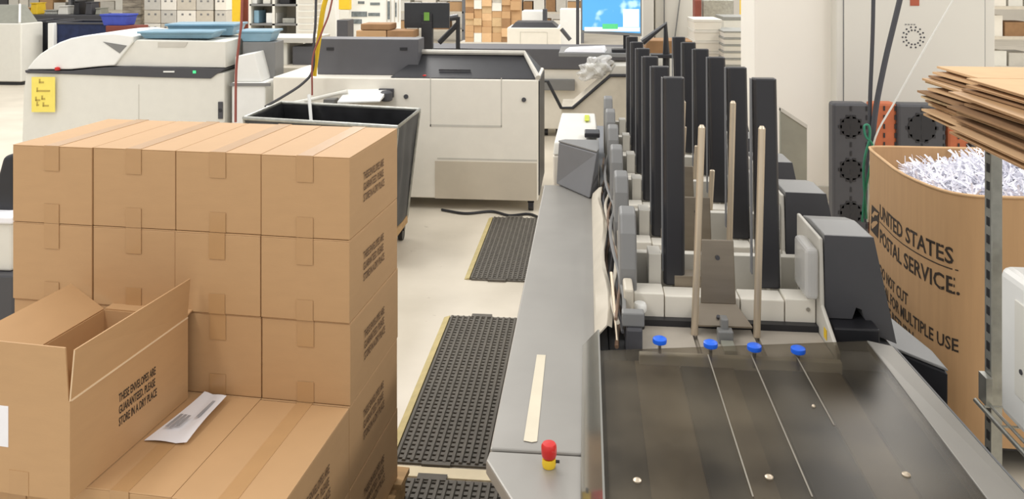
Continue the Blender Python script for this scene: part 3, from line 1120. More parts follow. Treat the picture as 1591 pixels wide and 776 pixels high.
for u, v in ((.03, .06), (.97, .06), (.97, .94), (.03, .94)):
    p = HP(u, v, 0, .17)
    build(B().cyl((p.x - .016, p.y, .045), (p.x + .016, p.y, .045), .045, n=18).box(p.x - .024, p.x + .024, p.y - .02, p.y + .02, .07, .115), 'caster', BLACKP, t)
p = py(452, 158, hy + .72)
# white plastic stick leaning in it
solo(B().tube([HP(.30, .75, .60), HP(.22, .95, .99)], .013, n=8, sub=1), 'plastic_stick', WHITEP, 'white plastic stick leaning out of the black hamper', 'stick')

# ================================================================== WHITE COPIER LEFT
CR = YAW
cb = pz(40, 118, 1.05)
t = thing('digital_press', (cb.x, cb.y, 0), 'large white copier with curved cover and yellow note standing behind the cartons', 'copier', rz=CR)
W_ = (pz(345, 118, 1.05) - cb).length
prof = [(-.03, .08), (W_ + .30, .08), (W_ + .30, .98), (W_, 1.03), (0.0, 1.03), (-.03, .86)]
# front faces -y
def P(x, z, y=0):
    return Vector((x, y, z))
PXM = .00527
def cp(x, y, yy=0.0):
    return Vector(((x - 40) * PXM, yy, 1.05 - (y - 118) * PXM))
build(B().prism([P(x, z) for x, z in [(-.045, .06), (W_ + .02, .06), (W_ + .02, 1.075), (0.0, 1.075), (-.02, .9)]], (0, .85, 0)), 'body', OFFW, t, world=False, bevel=.01)
build(B().prism([cp(x, y, -.012) for x, y in [(40, 109), (110, 110), (160, 105), (205, 103), (348, 107), (344, 111), (336, 115), (327, 122), (240, 120), (130, 116), (41, 113)]], (0, .82, 0)), 'dark_band', CHAR, t, world=False, bevel=.002,
      label='dark control band')
build(B().prism([cp(x, y, -.002) for x, y in [(41, 108.5), (45, 103), (52, 94), (62, 84), (76, 75), (92, 66), (110, 59.5), (130, 55.5), (150, 53), (178, 52), (207, 56), (206, 66), (190, 86), (178, 102), (150, 104), (110, 108)]], (0, .78, 0)), 'curved_cover', WHITEP, t, world=False, bevel=.012, seg=3, label='white curved cover')
build(B().prism([cp(x, y, .02) for x, y in [(150, 103), (178, 101), (187, 85), (210, 62.5), (348, 65), (348, 106)]], (0, .74, 0)), 'scanner_housing', OFFW, t, world=False, bevel=.010)
build(B().prism([cp(x, y, -.003) for x, y in [(160, 65), (197, 71), (186, 83)]], (0, -.003, 0)), 'grey_wedge', GREYC, t, world=False)
build(B().prism([cp(x, y, .019) for x, y in [(243, 66), (290, 66), (285, 74), (243, 74)]], (0, -.002, 0)), 'housing_grip', LIGHTG, t, world=False)
b = B()
b.box(.92, .926, -.002, 0, .1, .98)
build(b, 'door_seam', LIGHTG, t, world=False)
build(B().box(1.13, 1.22, -.018, -.0125, 1.080, 1.092), 'badge', WHITEP, t, world=False)
build(B().box(1.37, 1.395, -.018, -.0125, 1.072, 1.095), 'green_light', GREEN, t, world=False, label='small green light')
build(B().lathe((.27, -.02, 1.10), [(.02, 0), (.02, .02), (.004, .026)], 12), 'red_button', RED, t, world=False)
build(B().cyl((W_ - .01, -.005, .77), (W_ - .01, -.012, .77), .02, n=12).box(W_ - .03, W_ + .01, -.012, -.004, .70, .84), 'door_handle', CHAR, t, world=False, bevel=.004)
for x in (.05, W_ - .05):
    build(B().box(x - .04, x + .04, .05, .75, 0, .06), 'foot', BLACKP, t, world=False)
# yellow note
a = py(53, 116, cb.y)
t = thing('paper_note', (cb.x + .16, cb.y - .015, .76), 'yellow handwritten note stuck on the white copier', 'note', rz=CR)
build(B().box(-.09, .10, -.004, -.001, 0, .285), 'sheet', NOTE, t, world=False)
NI = mat('note_ink', (186, 164, 80), .8)
b = B()
for x0, x1, z_ in ((-.03, .01, .235), (-.05, .06, .165), (-.06, -.02, .09), (-.01, .02, .10), (.0, .05, .045), (-.05, -.03, .05)):
    b.box(x0, x1, -.006, -.004, z_, z_ + .014)
    b.box(x0, x0 + .012, -.006, -.004, z_, z_ + .035)
build(b, 'handwriting', NI, t, world=False)

# pale blue trays on the copier
def tray(x0, x1, y0, y1, z0, z1, name, label, par_rz=CR, m=BLUET):
    t = thing(name, (cb.x, cb.y, z0), label, 'tray', 'pale blue trays on the copier', rz=CR)
    b = B()
    g = .012
    b.hull([(x0 + .03, y0 + .03, 0), (x1 - .03, y0 + .03, 0), (x1 - .03, y1 - .03, 0), (x0 + .03, y1 - .03, 0)], [(x0, y0, z1 - z0 - .02), (x1, y0, z1 - z0 - .02), (x1, y1, z1 - z0 - .02), (x0, y1, z1 - z0 - .02)])
    build(b, 'tub', m, t, world=False, bevel=.006)
    build(B().box(x0 - .015, x1 + .015, y0 - .015, y1 + .015, z1 - z0 - .019, z1 - z0), 'rim', m, t, world=False, bevel=.005)
    return t
tray(.90, 1.50, .06, .34, 1.347, 1.410, 'blue_tray', 'wide pale blue tray at the front on top of the white copier')
tray(.98, 1.56, .40, .72, 1.347, 1.450, 'blue_tray', 'pale blue tray at the back on top of the white copier')
# side unit right of the copier
t = thing('copier_finisher', (cb.x, cb.y, 0), 'white side unit with slanted paper at the right end of the copier', 'copier', rz=CR)
build(B().box(W_ + .06, W_ + .34, .05, .60, .05, .99), 'body', WHITEP, t, world=False, bevel=.012)
build(B().prism([P(x, z, .08) for x, z in [(W_ + .07, .992), (W_ + .30, .992), (W_ + .24, 1.23), (W_ + .08, 1.20)]], (0, .3, 0)), 'paper_guide', WHITEP, t, world=False, bevel=.006)
build(B().box(W_ + .06, W_ + .34, .32, .58, .992, 1.30), 'rear_box', GREYC, t, world=False, bevel=.008)
build(B().box(W_ + .05, W_ + .38, .04, .06, .96, .985), 'grey_strip', GREYC, t, world=False)
p = W_ + .05
tray(W_ + .03, W_ + .32, .30, .56, 1.302, 1.40, 'blue_tray', 'small pale blue tray on the side unit right of the copier')

# ================================================================== RIGHT: POSTAL BOX OF SHREDS
PROF = [(1.335, 3.99), (1.316, 3.754), (1.299, 3.516), (1.322, 3.331), (1.365, 3.205), (1.430, 3.160), (1.498, 3.150), (1.75, 3.15), (2.10, 3.15), (2.30, 3.2), (2.40, 3.35), (2.42, 3.65), (2.36, 3.92), (2.22, 4.02), (1.6, 4.02), (1.38, 4.02)]
# smooth the outline
def chaikin(P_, it=1, closed=True):
    for _ in range(it):
        Q = []
        n = len(P_)
        for i in range(n):
            a, c_ = P_[i], P_[(i + 1) % n]
            Q.append((a[0] * .75 + c_[0] * .25, a[1] * .75 + c_[1] * .25))
            Q.append((a[0] * .25 + c_[0] * .75, a[1] * .25 + c_[1] * .75))
        P_ = Q
    return P_
OUT = chaikin(PROF)
PZT, PZB = 1.05, .115
t = thing('shred_bin', (1.85, 3.45, 0), 'tall brown cardboard postal bin filled with shredded paper', 'bin')
cx, cy = 1.85, 3.58
def inset(P_, d_):
    r = []
    for x, y in P_:
        v = Vector((x - cx, y - cy))
        l = v.length
        r.append((cx + v.x * (l - d_) / l, cy + v.y * (l - d_) / l))
    return r
IN = inset(OUT, .012)
n = len(OUT)
b = B()
vs = [(x, y, PZB) for x, y in OUT] + [(x, y, PZT) for x, y in OUT] + [(x, y, PZT) for x, y in IN] + [(x, y, PZB + .02) for x, y in IN]
fs = []
for i in range(n):
    j = (i + 1) % n
    for k in range(3):
        fs.append((k * n + i, k * n + j, (k + 1) * n + j, (k + 1) * n + i))
fs.append(tuple(range(n))[::-1])
fs.append(tuple(range(3 * n, 4 * n)))
b._add(vs, fs)
build(b, 'cardboard_wall', mat('kraft_wall', (184, 147, 106), .85, var=.05, scale=5, stretch=(9, 9, .6)), t, smooth=True)
build(B().tube([(x, y, PZT) for x, y in OUT] + [(OUT[0][0], OUT[0][1], PZT)], .006, n=6, sub=1), 'rim_edge', CARD_L, t, label='pale cut rim')
b = B()
b.box(1.37, 2.36, 3.19, 3.98, .085, .112)
for x in (1.38, 1.82, 2.26):
    b.box(x, x + .09, 3.2, 3.96, 0, .085)
build(b, 'pallet_base', BLACKP, t, label='dark pallet under the bin')
# arc length mapping of the wall, from far left going near
L_pts = [(1.352, 3.84)] + [p for p in reversed(OUT) if True]
# order outline from far left (first points) towards the front
path = [Vector(p) for p in OUT]
# find start index near (1.34,3.80)
i0 = min(range(n), key=lambda i: (path[i] - Vector((1.332, 3.94))).length)
path = path[i0:] + path[:i0]
cum = [0]
for i in range(1, n):
    cum.append(cum[-1] + (path[i] - path[i - 1]).length)
def on_wall(u, z, off=.0015):
    u = max(0, u)
    for i in range(1, n):
        if cum[i] >= u:
            f = (u - cum[i - 1]) / (cum[i] - cum[i - 1])
            p = path[i - 1].lerp(path[i], f)
            dd = (path[i] - path[i - 1]).normalized()
            nn = Vector((dd.y, -dd.x))
            if nn.dot(p - Vector((cx, cy))) < 0:
                nn = -nn
            p = p + nn * off
            return Vector((p.x, p.y, z))
    return Vector((path[-1].x, path[-1].y, z))
KW = {}
def bintext(body, size, u0, z0, sx, sy, name, sp=1.0, slope=0):
    return text_on(body, size, lambda u, v: on_wall(u0 + u * sx, z0 + v * sy - slope * u), name, INK, t, label='black printed lettering', spacing=sp, cuts=2)
bintext('UNITED STATES', .088, .150, .779, .96, 1.0, 'printed_words')
bintext('POSTAL SERVICE.', .088, .150, .668, .93, 1.0, 'printed_words')
bintext('DO NOT CUT\nIDEAL FOR MULTIPLE USE\nPLEASE RETURN', .062, .150, .520, .88, 1.12, 'handling_words')
b = B()
NN = 24
b.sheet([[on_wall(.150 + .62 * i / NN, .7575) for i in range(NN + 1)], [on_wall(.150 + .62 * i / NN, .762) for i in range(NN + 1)]])
build(b, 'printed_rule', INK, t, fixn=False)
# eagle head emblem: dark slanted field with a brown bird head in stripes
def quad(pts, nsub=6):
    bq = B()
    g = []
    for j in range(nsub + 1):
        row = []
        for i in range(nsub + 1):
            u, v = i / nsub, j / nsub
            p = Vector(pts[0]).lerp(Vector(pts[1]), u).lerp(Vector(pts[3]).lerp(Vector(pts[2]), u), v)
            row.append(on_wall(p.x, p.y, .0015))
        g.append(row)
    bq.sheet(g)
    return bq
b = quad([(.0, .675), (.125, .675), (.145, .800), (.02, .800)])
build(b, 'emblem_field', INK, t, label='dark eagle emblem', fixn=False)
b = B()
def ew(pts):
    b._add([on_wall(x, z, .0026) for x, z in pts], [tuple(range(len(pts)))])
ew([(.020, .750), (.07, .785), (.138, .792), (.115, .775), (.075, .768), (.055, .748)])
ew([(.012, .705), (.05, .730), (.110, .750), (.128, .746), (.09, .722), (.03, .688)])
build(b, 'emblem_bird', CARD, t, label='bare cardboard bird shape in the emblem', fixn=False)

# shredded paper heap
b = B()
ringn = 28
g = []
def shz(x, y):
    r = ((x - 2.0) / .56) ** 2 + ((y - 3.6) / .48) ** 2
    return .935 + .11 * math.exp(-r * 1.3) + .018 * math.sin(x * 31) * math.sin(y * 27) + .05 * max(0, (x - 1.6))
INN = inset(OUT, .03)
rows = []
for k in range(8):
    f = k / 7
    row = []
    for i in range(n + 1):
        x, y = INN[i % n]
        X, Y = cx + (x - cx) * f, cy + (y - cy) * f
        row.append((X, Y, shz(X, Y) - .015))
    rows.append(row)
b.sheet(rows)
for _ in range(5200):
    while True:
        x = random.uniform(1.34, 2.36)
        y = random.uniform(3.17, 4.0)
        d_ = ((x - cx) / .50) ** 4 + ((y - cy) / .42) ** 4
        if d_ < .62 and x > 1.44:
            break
    z_ = shz(x, y) + random.uniform(-.012, .022)
    a = random.uniform(0, 6.28)
    e = random.gauss(.15, .45)
    L_ = random.uniform(.03, .10)
    dv = Vector((math.cos(a) * math.cos(e), math.sin(a) * math.cos(e), math.sin(e)))
    sv = dv.cross(Vector((random.random() - .5, random.random() - .5, random.random()))).normalized() * random.uniform(.0025, .005)
    p = Vector((x, y, z_))
    m_ = p + dv * L_ * .5 + Vector((0, 0, random.uniform(-.006, .010)))
    q_ = p + dv * L_ + sv * random.uniform(-2, 2)
    vs = [p - sv, p + sv, m_ + sv, m_ - sv, q_ + sv, q_ - sv]
    b._add(vs, [(0, 1, 2, 3), (3, 2, 4, 5)])
sh = rebase(build(b, 'shredded_paper', SHRED, fixn=False))
tag(sh, 'heap of white shredded paper filling the postal bin', 'shredded paper', kind='stuff')

# ================================================================== RIGHT: RACK WITH FLATTENED BOXES
t = thing('shelving_rack', (1.6, 1.9, 0), 'galvanised shelving rack whose slotted post stands in front of the postal bin', 'rack')
px0, pyy = 1.011, 2.15
def slotted_post(x, y, h):
    b = B()
    b.box(x, x + .038, y, y + .003, 0, h)
    build(b, 'post', GALV, t)
    b = B()
    b.box(x - .003, x, y - .030, y + .003, 0, h)
    o = build(b, 'post', GALV, t)
    b = B()
    k = 0
    z_ = .3
    while z_ < h - .05:
        b.box(x + .001 - .0055, x - .0031, y - .022, y - .008, z_, z_ + .022)
        z_ += .045
    build(b, 'post_slots', BLACKP, t, label='row of dark slots')
    b = B()
    z_ = .3
    while z_ < h - .05:
        b.box(x + .008, x + .013, y - .0006, y - .0001, z_, z_ + .022)
        z_ += .045
    build(b, 'post_slots', CHAR, t)
slotted_post(px0, pyy, 1.477)
slotted_post(px0 + 1.0, pyy, 1.477)
slotted_post(px0, pyy - .75, 1.477)
slotted_post(px0 + 1.0, pyy - .75, 1.477)
build(B().box(px0 - .01, px0 + 1.05, pyy - .78, pyy + .01, 1.478, 1.492), 'top_shelf', GALV, t, bevel=.002)
b = B()
for k in range(9):
    y = pyy - .76 + k * .09
    b.tube([(px0 - .03, y, .80), (px0 + 1.05, y, .80)], .003, n=6, sub=1)
for k in range(5):
    x = px0 - .01 + k * .26
    b.tube([(x, pyy - .78, .803), (x, pyy + .01, .803)], .004, n=6, sub=1)
build(b, 'wire_shelf', GALV, t)
b = B()
b.tube([(px0 - .032, pyy - .01, .80), (px0 - .032, pyy - .78, .80)], .006, n=8, sub=1)
b.box(px0 - .020, px0 - .004, pyy - .04, pyy, .80, .87)
build(b, 'shelf_bracket', GALV, t, bevel=.001)
# white device on the wire shelf
t = thing('label_printer', (1.4, 1.85, .81), 'white plastic device on the wire shelf at the right edge', 'device')
b = B().box(.996, 1.47, 1.45, 2.06, .815, 1.175)
build(b, 'case', WHITEP, t, bevel=.022, seg=3)
build(B().box(.993, .996, 1.55, 1.98, .90, 1.12), 'side_panel', OFFW, t, bevel=.001)
build(B().cyl((.993, 1.95, .965), (.9905, 1.95, .965), .006, n=10), 'screw', CHAR, t)
# flattened cartons
zc = 1.493
flatmats = [CARD_D, CARD, CARD_EDGE, CARD_L]
for k in range(17):
    thk = .0055
    gap = random.uniform(.0008, .0026)
    jx, jy, jr = random.uniform(-.035, .02), random.uniform(-.03, .03), random.uniform(-.05, .05)
    if k < 9:
        lift = 0
    if k in (9, 10, 13):
        gap += .006
    t = thing('flattened_carton', (1.385 + jx, 1.94, zc),
              'flattened brown carton on the rack, %s' % (
                  'bottom of the stack' if k == 0 else 'topmost of the stack, its broad face in view' if k == 16 else '%s from the bottom of the stack' % (
                      ['', 'second', 'third', 'fourth', 'fifth', 'sixth', 'seventh', 'eighth', 'ninth', 'tenth', 'eleventh', 'twelfth', 'thirteenth', 'fourteenth', 'fifteenth', 'sixteenth'][k])),
              'cardboard', 'flattened cartons on the rack', rz=jr)
    x0 = -.49 + (0.03 if k > 12 else 0)
    bb = B()
    bb.box(x0 + .0, .5, -.60, .10 + jy, 0, thk)
    bb.box(x0 + .03, .5, .106 + jy, .36 + jy, .0, thk)
    m = flatmats[(k * 7 + 1) % 4] if k < 16 else CARD_L
    build(bb, 'sheet', m, t, world=False)
    build(B().box(x0 + .0 - .0008, x0 + .0, -.60, .10 + jy, .0014, thk - .0014), 'fluted_edge', CARD_D, t, world=False)
    zc += thk + gap

# ================================================================== RIGHT BACKGROUND: CABINET, PLASTIC PALLETS, CABLES
KY = 6.75
a, c2 = py(1300, 0, KY), py(1546, 0, KY)
t = thing('electrical_cabinet', ((a.x + c2.x) / 2, KY + .3, 0), 'tall pale grey cabinet with a round vent behind the orange and black pallets', 'cabinet')
build(B().box(a.x, c2.x, KY, KY + .6, .0, 2.3), 'body', CAB, t, bevel=.008)
d0, d1 = py(1311, 0, KY).x, py(1529, 0, KY).x
build(B().box(d0, d1, KY - .012, KY - .0005, .12, 2.2), 'door', CAB, t, bevel=.003)
b = B()
b.box(d0 - .006, d0, KY - .004, KY - .0002, .12, 2.2)
b.box(d1, d1 + .006, KY - .004, KY - .0002, .12, 2.2)
build(b, 'door_gap', MIDG, t)
vc = py(1419, 58, KY - .012)
b = B()
for ring, cnt, r0, r1 in ((0, 14, .052, .064), (1, 14, .078, .088)):
    for i in range(cnt):
        th_ = 2 * math.pi * i / cnt
        x, z_ = vc.x + math.cos(th_) * (r0 + r1) / 2, vc.z + math.sin(th_) * (r0 + r1) / 2
        b.cyl((x, KY - .0125, z_), (x, KY - .0145, z_), .0075, n=8)
build(b, 'round_vent', CHAR, t, label='round vent of small dark holes')
q = py(1421, 5, KY - .012)
build(B().box(q.x - .035, q.x + .035, KY - .016, KY - .0125, q.z - .02, q.z + .06), 'red_plate', mat('red_plate_paint', (168, 84, 58), .5), t)
b = B()
q = py(1410, 38, KY - .012)
for i in range(4):
    b.box(q.x - .02 + i * .022, q.x - .006 + i * .022, KY - .0145, KY - .0125, q.z - .004, q.z + .004)
build(b, 'small_lettering', GREYC, t)

# plastic pallets standing on edge
PY_ = 6.0
def plastic_pallet(x0, x1, y, m, label, ztop=.95, wells=True):
    a, c2 = py(x0, 150, y), py(x1, 150, y)
    t = thing('plastic_pallet', ((a.x + c2.x) / 2, y, 0), label, 'pallet', 'plastic pallets leaning by the cabinet')
    build(B().box(a.x, c2.x, y, y + .12, 0.0, ztop), 'deck', m, t, bevel=.02, seg=2)
    cxx = (a.x + c2.x) / 2
    if wells:
        r = (c2.x - a.x) * .30
        for zc_ in (.16, .47, .78):
            b = B()
            b.lathe((0, 0, 0), [(r, 0), (r, .004)], 20)
            for k in range(10):
                a_ = k * math.pi / 5
                b.box(math.cos(a_) * r - .012, math.cos(a_) * r + .012, math.sin(a_) * r - .012, math.sin(a_) * r + .012, 0, .004)
            b.bm.transform(Matrix.Translation((cxx, y - .0005, zc_)) @ Matrix.Rotation(math.pi / 2, 4, 'X'))
            build(b, 'pallet_well', BLACKP, t, label='round dark well')
    b = B()
    for k in range(14):
        z_ = .05 + k * .065
        b.box(cxx - .006, cxx + .006, y - .006, y - .0042, z_, z_ + .035)
        b.box(c2.x - .02, c2.x - .006, y - .006, y, z_, z_ + .035)
    build(b, 'slot_pattern', BLACKP, t)
    return t
plastic_pallet(1294, 1350, PY_, CHAR, 'black plastic pallet standing on edge, leftmost beside the cream column')
plastic_pallet(1353, 1394, PY_ + .03, ORANGE, 'orange plastic pallet standing on edge behind the dark cables', wells=False)
plastic_pallet(1395, 1470, PY_, CHAR, 'black plastic pallet standing on edge between the two orange ones')
plastic_pallet(1472, 1506, PY_ + .03, ORANGE, 'orange plastic pallet standing on edge behind the shredded paper', wells=False, ztop=.90)
plastic_pallet(1509, 1560, PY_ + .02, CHAR, 'black plastic pallet standing on edge, rightmost by the slotted post', ztop=.86, wells=False)

# hanging cables with tie
CY = 4.13
t = thing('hanging_cable', py(1352, 330, CY), 'straight dark cable hanging from the ceiling left of the postal bin', 'cable')
build(B().tube([py(1358, -300, CY), py(1357, 0, CY), py(1352, 150, CY), py(1350, 230, CY), py(1345, 345, CY)], .010, n=8), 'sheath', CHAR, t, smooth=True)
t = thing('hanging_cable', py(1352, 330, CY), 'thicker slanting dark cable coming down from the ceiling to the postal bin', 'cable')
build(B().tube([py(1470, -300, CY - .02), py(1398, 0, CY - .02), py(1372, 110, CY - .02), py(1357, 200, CY - .02), py(1348, 345, CY - .02)], .014, n=8), 'sheath', CHAR, t, smooth=True)
t = thing('hanging_string', py(1352, 330, CY), 'thin white string slanting across the pale cabinet', 'string')
build(B().tube([py(1660, -300, CY - .04), py(1481, 0, CY - .04), py(1395, 150, CY - .04), py(1356, 228, CY - .04), py(1348, 345, CY - .04)], .0045, n=6), 'strand', OFFW, t, smooth=True)
t = thing('wire_tie', py(1352, 330, CY), 'looped green wire tied around the hanging dark cables', 'wire')
build(B().tube([py(1346, 340, CY - .06), py(1342, 260, CY - .06), py(1351, 215, CY - .06), py(1350, 196, CY - .06), py(1343, 196, CY - .06), py(1345, 212, CY - .06), py(1356, 232, CY - .06), py(1344, 300, CY - .06), py(1340, 345, CY - .06)], .006, n=6), 'wire_loop', GREENW, t, smooth=True)

# ================================================================== BACKGROUND, MIDDLE
def fbox(x0, y0, x1, y1, Y, depth, name, m, label, cat, group=None, z0=None, bevel=.01, t=None):
    """box whose front stands at distance Y and covers the given part of the view; z0=0 stands on the floor"""
    a, c2 = py(x0, y0, Y), py(x1, y1, Y)
    zb = c2.z if z0 is None else z0
    b = B().box(a.x, c2.x, Y, Y + depth, zb, a.z)
    if t is not None:
        return build(b, name, m, t, bevel=bevel)
    return solo(b, name, m, label, cat, group, bevel=bevel)

# second machine line behind
t = thing('conveyor_line', (-.6, 9.9, 0), 'long machine line with dark grey top strip behind the cream machine', 'machine')
a, c2 = py(640, 74, 9.3), py(1000, 74, 9.3)
build(B().box(a.x, c2.x, 9.3, 9.9, .09, py(0, 98, 9.3).z), 'body', CREAM, t, bevel=.01)
build(B().box(a.x, c2.x, 9.28, 9.92, py(0, 98, 9.3).z + .001, a.z), 'dark_top', DKGREY, t, bevel=.008, label='dark grey top strip')
build(B().box(py(836, 0, 9.28).x, py(893, 0, 9.28).x, 9.22, 9.28, py(0, 128, 9.28).z, py(0, 112, 9.28).z), 'grey_tray', GREYC, t, bevel=.005)
for x in (a.x + .3, py(848, 0, 9.3).x, py(866, 0, 9.3).x, c2.x - .2):
    build(B().cyl((x - .02, 9.4, .045), (x + .02, 9.4, .045), .045, n=14), 'caster', BLACKP, t)

# sloped beige unit with black trim
SY = 7.6
t = thing('sloped_unit', (0.0, SY + .3, 0), 'beige unit with black trimmed V shaped edge left of the black guides', 'machine')
pts = [py(872, 169, SY), py(890, 169, SY), py(948, 119, SY), py(1010, 119, SY)]
x_l, x_r = pts[0].x, pts[3].x
poly = [Vector((x_l, SY, .08)), Vector((x_r, SY, .08)), pts[3], pts[2], pts[1], pts[0]]
build(B().prism(poly, (0, .6, 0)), 'body', BEIGEM, t, bevel=.006)
e = Vector((0, -.015, .01))
build(B().tube([py(838, 128, SY) + e, py(851, 128, SY) + e, pts[0] + e, pts[1] + e, pts[2] + e, pts[3] + e], .016, n=8, sub=1), 'edge_trim', BLACKP, t, label='black V shaped edge trim')
build(B().hull([pts[2] + Vector((0, 0, .02)), pts[3] + Vector((0, 0, .02)), pts[3] + Vector((0, .5, .02)), pts[2] + Vector((0, .5, .02))],
               [pts[2] + Vector((.05, 0, .10)), pts[3] + Vector((0, 0, .10)), pts[3] + Vector((0, .5, .10)), pts[2] + Vector((.05, .5, .10))]), 'top_ledge', LIGHTG, t, bevel=.004)
for x in (x_l + .1, x_r - .1):
    build(B().box(x - .04, x + .04, SY + .05, SY + .5, 0, .08), 'foot', BLACKP, t)
# plastic wrapped bundle on it
g = []
c0 = py(925, 110, SY - .1)
t = thing('wrapped_bundle', (c0.x, SY + .05, c0.z), 'bundle wrapped in crinkled clear film on the sloping beige unit', 'bundle')
b = B()
bmesh.ops.create_icosphere(b.bm, subdivisions=4, radius=1)
for v in b.bm.verts:
    n_ = .85 + .28 * math.sin(v.co.x * 7 + v.co.y * 3) * math.sin(v.co.z * 6 + v.co.x * 2) + random.uniform(-.03, .03)
    v.co = Vector((v.co.x * .17 * n_, v.co.y * .14 * n_, v.co.z * .115 * n_ - v.co.x * -.06))
    v.co += Vector((c0.x, SY + .05, c0.z + .01))
build(b, 'film_wrap', FILM, t)
build(B().box(c0.x - .09, c0.x + .10, SY, SY + .12, c0.z - .06, c0.z + .05, rz=.3), 'contents', OFFW, t, bevel=.02)

# operator desk with blue map screen
DY = 7.9
t = thing('operator_desk', (.2, DY + .3, 0), 'grey desk surface with papers below the blue screen', 'desk')
a, c2 = py(868, 82, DY), py(1010, 82, DY)
build(B().box(a.x, c2.x, DY, DY + .7, a.z - .04, a.z), 'desk_top', GREYC, t, bevel=.006)
for x in (c2.x - .45, c2.x - .05):
    build(B().cyl((x, DY + .62, 0), (x, DY + .62, a.z - .04), .025), 'leg', CHAR, t)
zd = a.z
solo(B().hull([(a.x + .05, DY + .05, zd + .001), (a.x + .45, DY + .02, zd + .001), (a.x + .48, DY + .3, zd + .001), (a.x + .08, DY + .3, zd + .001)], [(a.x + .07, DY + .06, zd + .03), (a.x + .40, DY + .04, zd + .05), (a.x + .46, DY + .29, zd + .05), (a.x + .10, DY + .29, zd + .03)]),
     'paper_pile', PAPER, 'pile of white papers on the grey desk below the blue screen', 'paper', bevel=.004)
solo(B().box(a.x + .52, a.x + .80, DY + .06, DY + .2, zd + .001, zd + .03), 'keyboard', BLACKP, 'black keyboard on the grey desk', 'keyboard', bevel=.004)

def screen_mat():
    m = bpy.data.materials.new('map_screen')
    m.use_nodes = True
    nt = m.node_tree
    b_ = nt.nodes['Principled BSDF']
    b_.inputs['Roughness'].default_value = .3
    tc = nt.nodes.new('ShaderNodeTexCoord')
    nz = nt.nodes.new('ShaderNodeTexNoise')
    nz.inputs['Scale'].default_value = 5.5
    nz.inputs['Detail'].default_value = 2.5
    rp = nt.nodes.new('ShaderNodeValToRGB')
    e = rp.color_ramp.elements
    e[0].position = .0
    e[0].color = (*lin((84, 160, 214)), 1)
    e[1].position = .66
    e[1].color = (*lin((176, 214, 216)), 1)
    x = e.new(.57)
    x.color = (*lin((84, 160, 214)), 1)
    rp.color_ramp.interpolation = 'LINEAR'
    nt.links.new(tc.outputs['Object'], nz.inputs['Vector'])
    nt.links.new(nz.outputs['Fac'], rp.inputs[0])
    nt.links.new(rp.outputs[0], b_.inputs['Base Color'])
    nt.links.new(rp.outputs[0], b_.inputs['Emission Color'])
    b_.inputs['Emission Strength'].default_value = .65
    return m
SYM = DY + .18
a, c2 = py(903, -22, SYM), py(997, 55, SYM)
t = thing('map_monitor', ((a.x + c2.x) / 2, SYM, zd), 'bright monitor showing a blue map above the grey desk', 'monitor')
build(B().prism([(a.x, SYM, c2.z + .02), (c2.x, SYM, c2.z - .01), (c2.x, SYM, a.z), (a.x, SYM, a.z)], (0, .03, 0)), 'casing', GREYC, t, bevel=.004)
build(B().prism([(a.x + .012, SYM - .002, c2.z + .05), (c2.x - .012, SYM - .002, c2.z + .02), (c2.x - .012, SYM - .002, a.z - .012), (a.x + .012, SYM - .002, a.z - .012)], (0, .0015, 0)), 'screen', screen_mat(), t,
      label='screen with a blue map')
WS = mat('screen_white', (222, 236, 240), .4, emis=.6)
GS = mat('screen_green', (90, 200, 130), .4, emis=.5)
q0, q1 = py(968, 14, SYM), py(993, 42, SYM)
build(B().box(q0.x, q1.x, SYM - .0042, SYM - .0025, q1.z, q0.z), 'screen_window', WS, t, label='pale window on the screen')
q0, q1 = py(908, 42, SYM), py(994, 49, SYM)
build(B().box(q0.x, q1.x, SYM - .0040, SYM - .0025, q1.z, q0.z), 'screen_bar', WS, t)
q0, q1 = py(936, 37, SYM), py(960, 45, SYM)
build(B().box(q0.x, q1.x, SYM - .0060, SYM - .0045, q1.z, q0.z), 'screen_patch', GS, t)
cxm = (a.x + c2.x) / 2 + .15
build(B().box(cxm - .03, cxm + .03, SYM + .031, SYM + .07, zd + .02, a.z - .2).box(cxm - .12, cxm + .12, SYM - .03, SYM + .16, zd + .001, zd + .02), 'stand', BLACKP, t, bevel=.004)
# black bent arm right of it
t = thing('bent_stand', py(1036, 85, 7.0), 'black bent tube stand rising behind the left row of guides', 'arm')
build(B().tube([py(998, 66, 7.0), py(1034, 38, 7.0), py(1035, 84, 7.0), Vector((py(1035, 84, 7.0).x, 7.0, 0))], .030, n=8, sub=1), 'bent_tube', BLACKP, t)
q = py(1035, 84, 7.0)
build(B().box(q.x - .13, q.x + .10, 6.93, 7.07, q.z - .03, q.z), 'mount_plate', BLACKP, t, bevel=.004)
fbox(1013, 88, 1068, 130, 7.2, .3, 'junction_cabinet', OFFW, 'small off white cabinet seen between the two rows of guides', 'cabinet', z0=0)

# black monitor seen from behind on the hood line
MYB = 8.6
zt3 = 1.0
t = thing('black_monitor', py(663, 70, MYB), 'black monitor on a stand behind the cream machine', 'monitor')
a, c2 = py(628, 4, MYB), py(698, 44, MYB)
build(B().box(a.x, c2.x, MYB, MYB + .04, c2.z, a.z), 'casing', DARKSCR, t, bevel=.006)
b = B()
q0, q1 = py(655, 22, MYB), py(672, 62, MYB)
b.box(q0.x, q1.x, MYB - .02, MYB - .0005, c2.z + .06, a.z - .12)
b.box(q0.x, q1.x, MYB - .02, MYB + .06, .98, c2.z + .06)
build(b, 'stand', BLACKP, t, bevel=.004)
q = py(663, 22, MYB - .02)
build(B().box(q.x - .03, q.x + .03, MYB - .024, MYB - .0205, q.z - .07, q.z + .02), 'green_badge', mat('green_badge', (104, 150, 60), .5), t)
t = thing('monitor_desk', py(663, 70, MYB), 'work desk under the black monitor behind the dark hood', 'desk')
a, c2 = py(560, 74, MYB), py(724, 74, MYB)
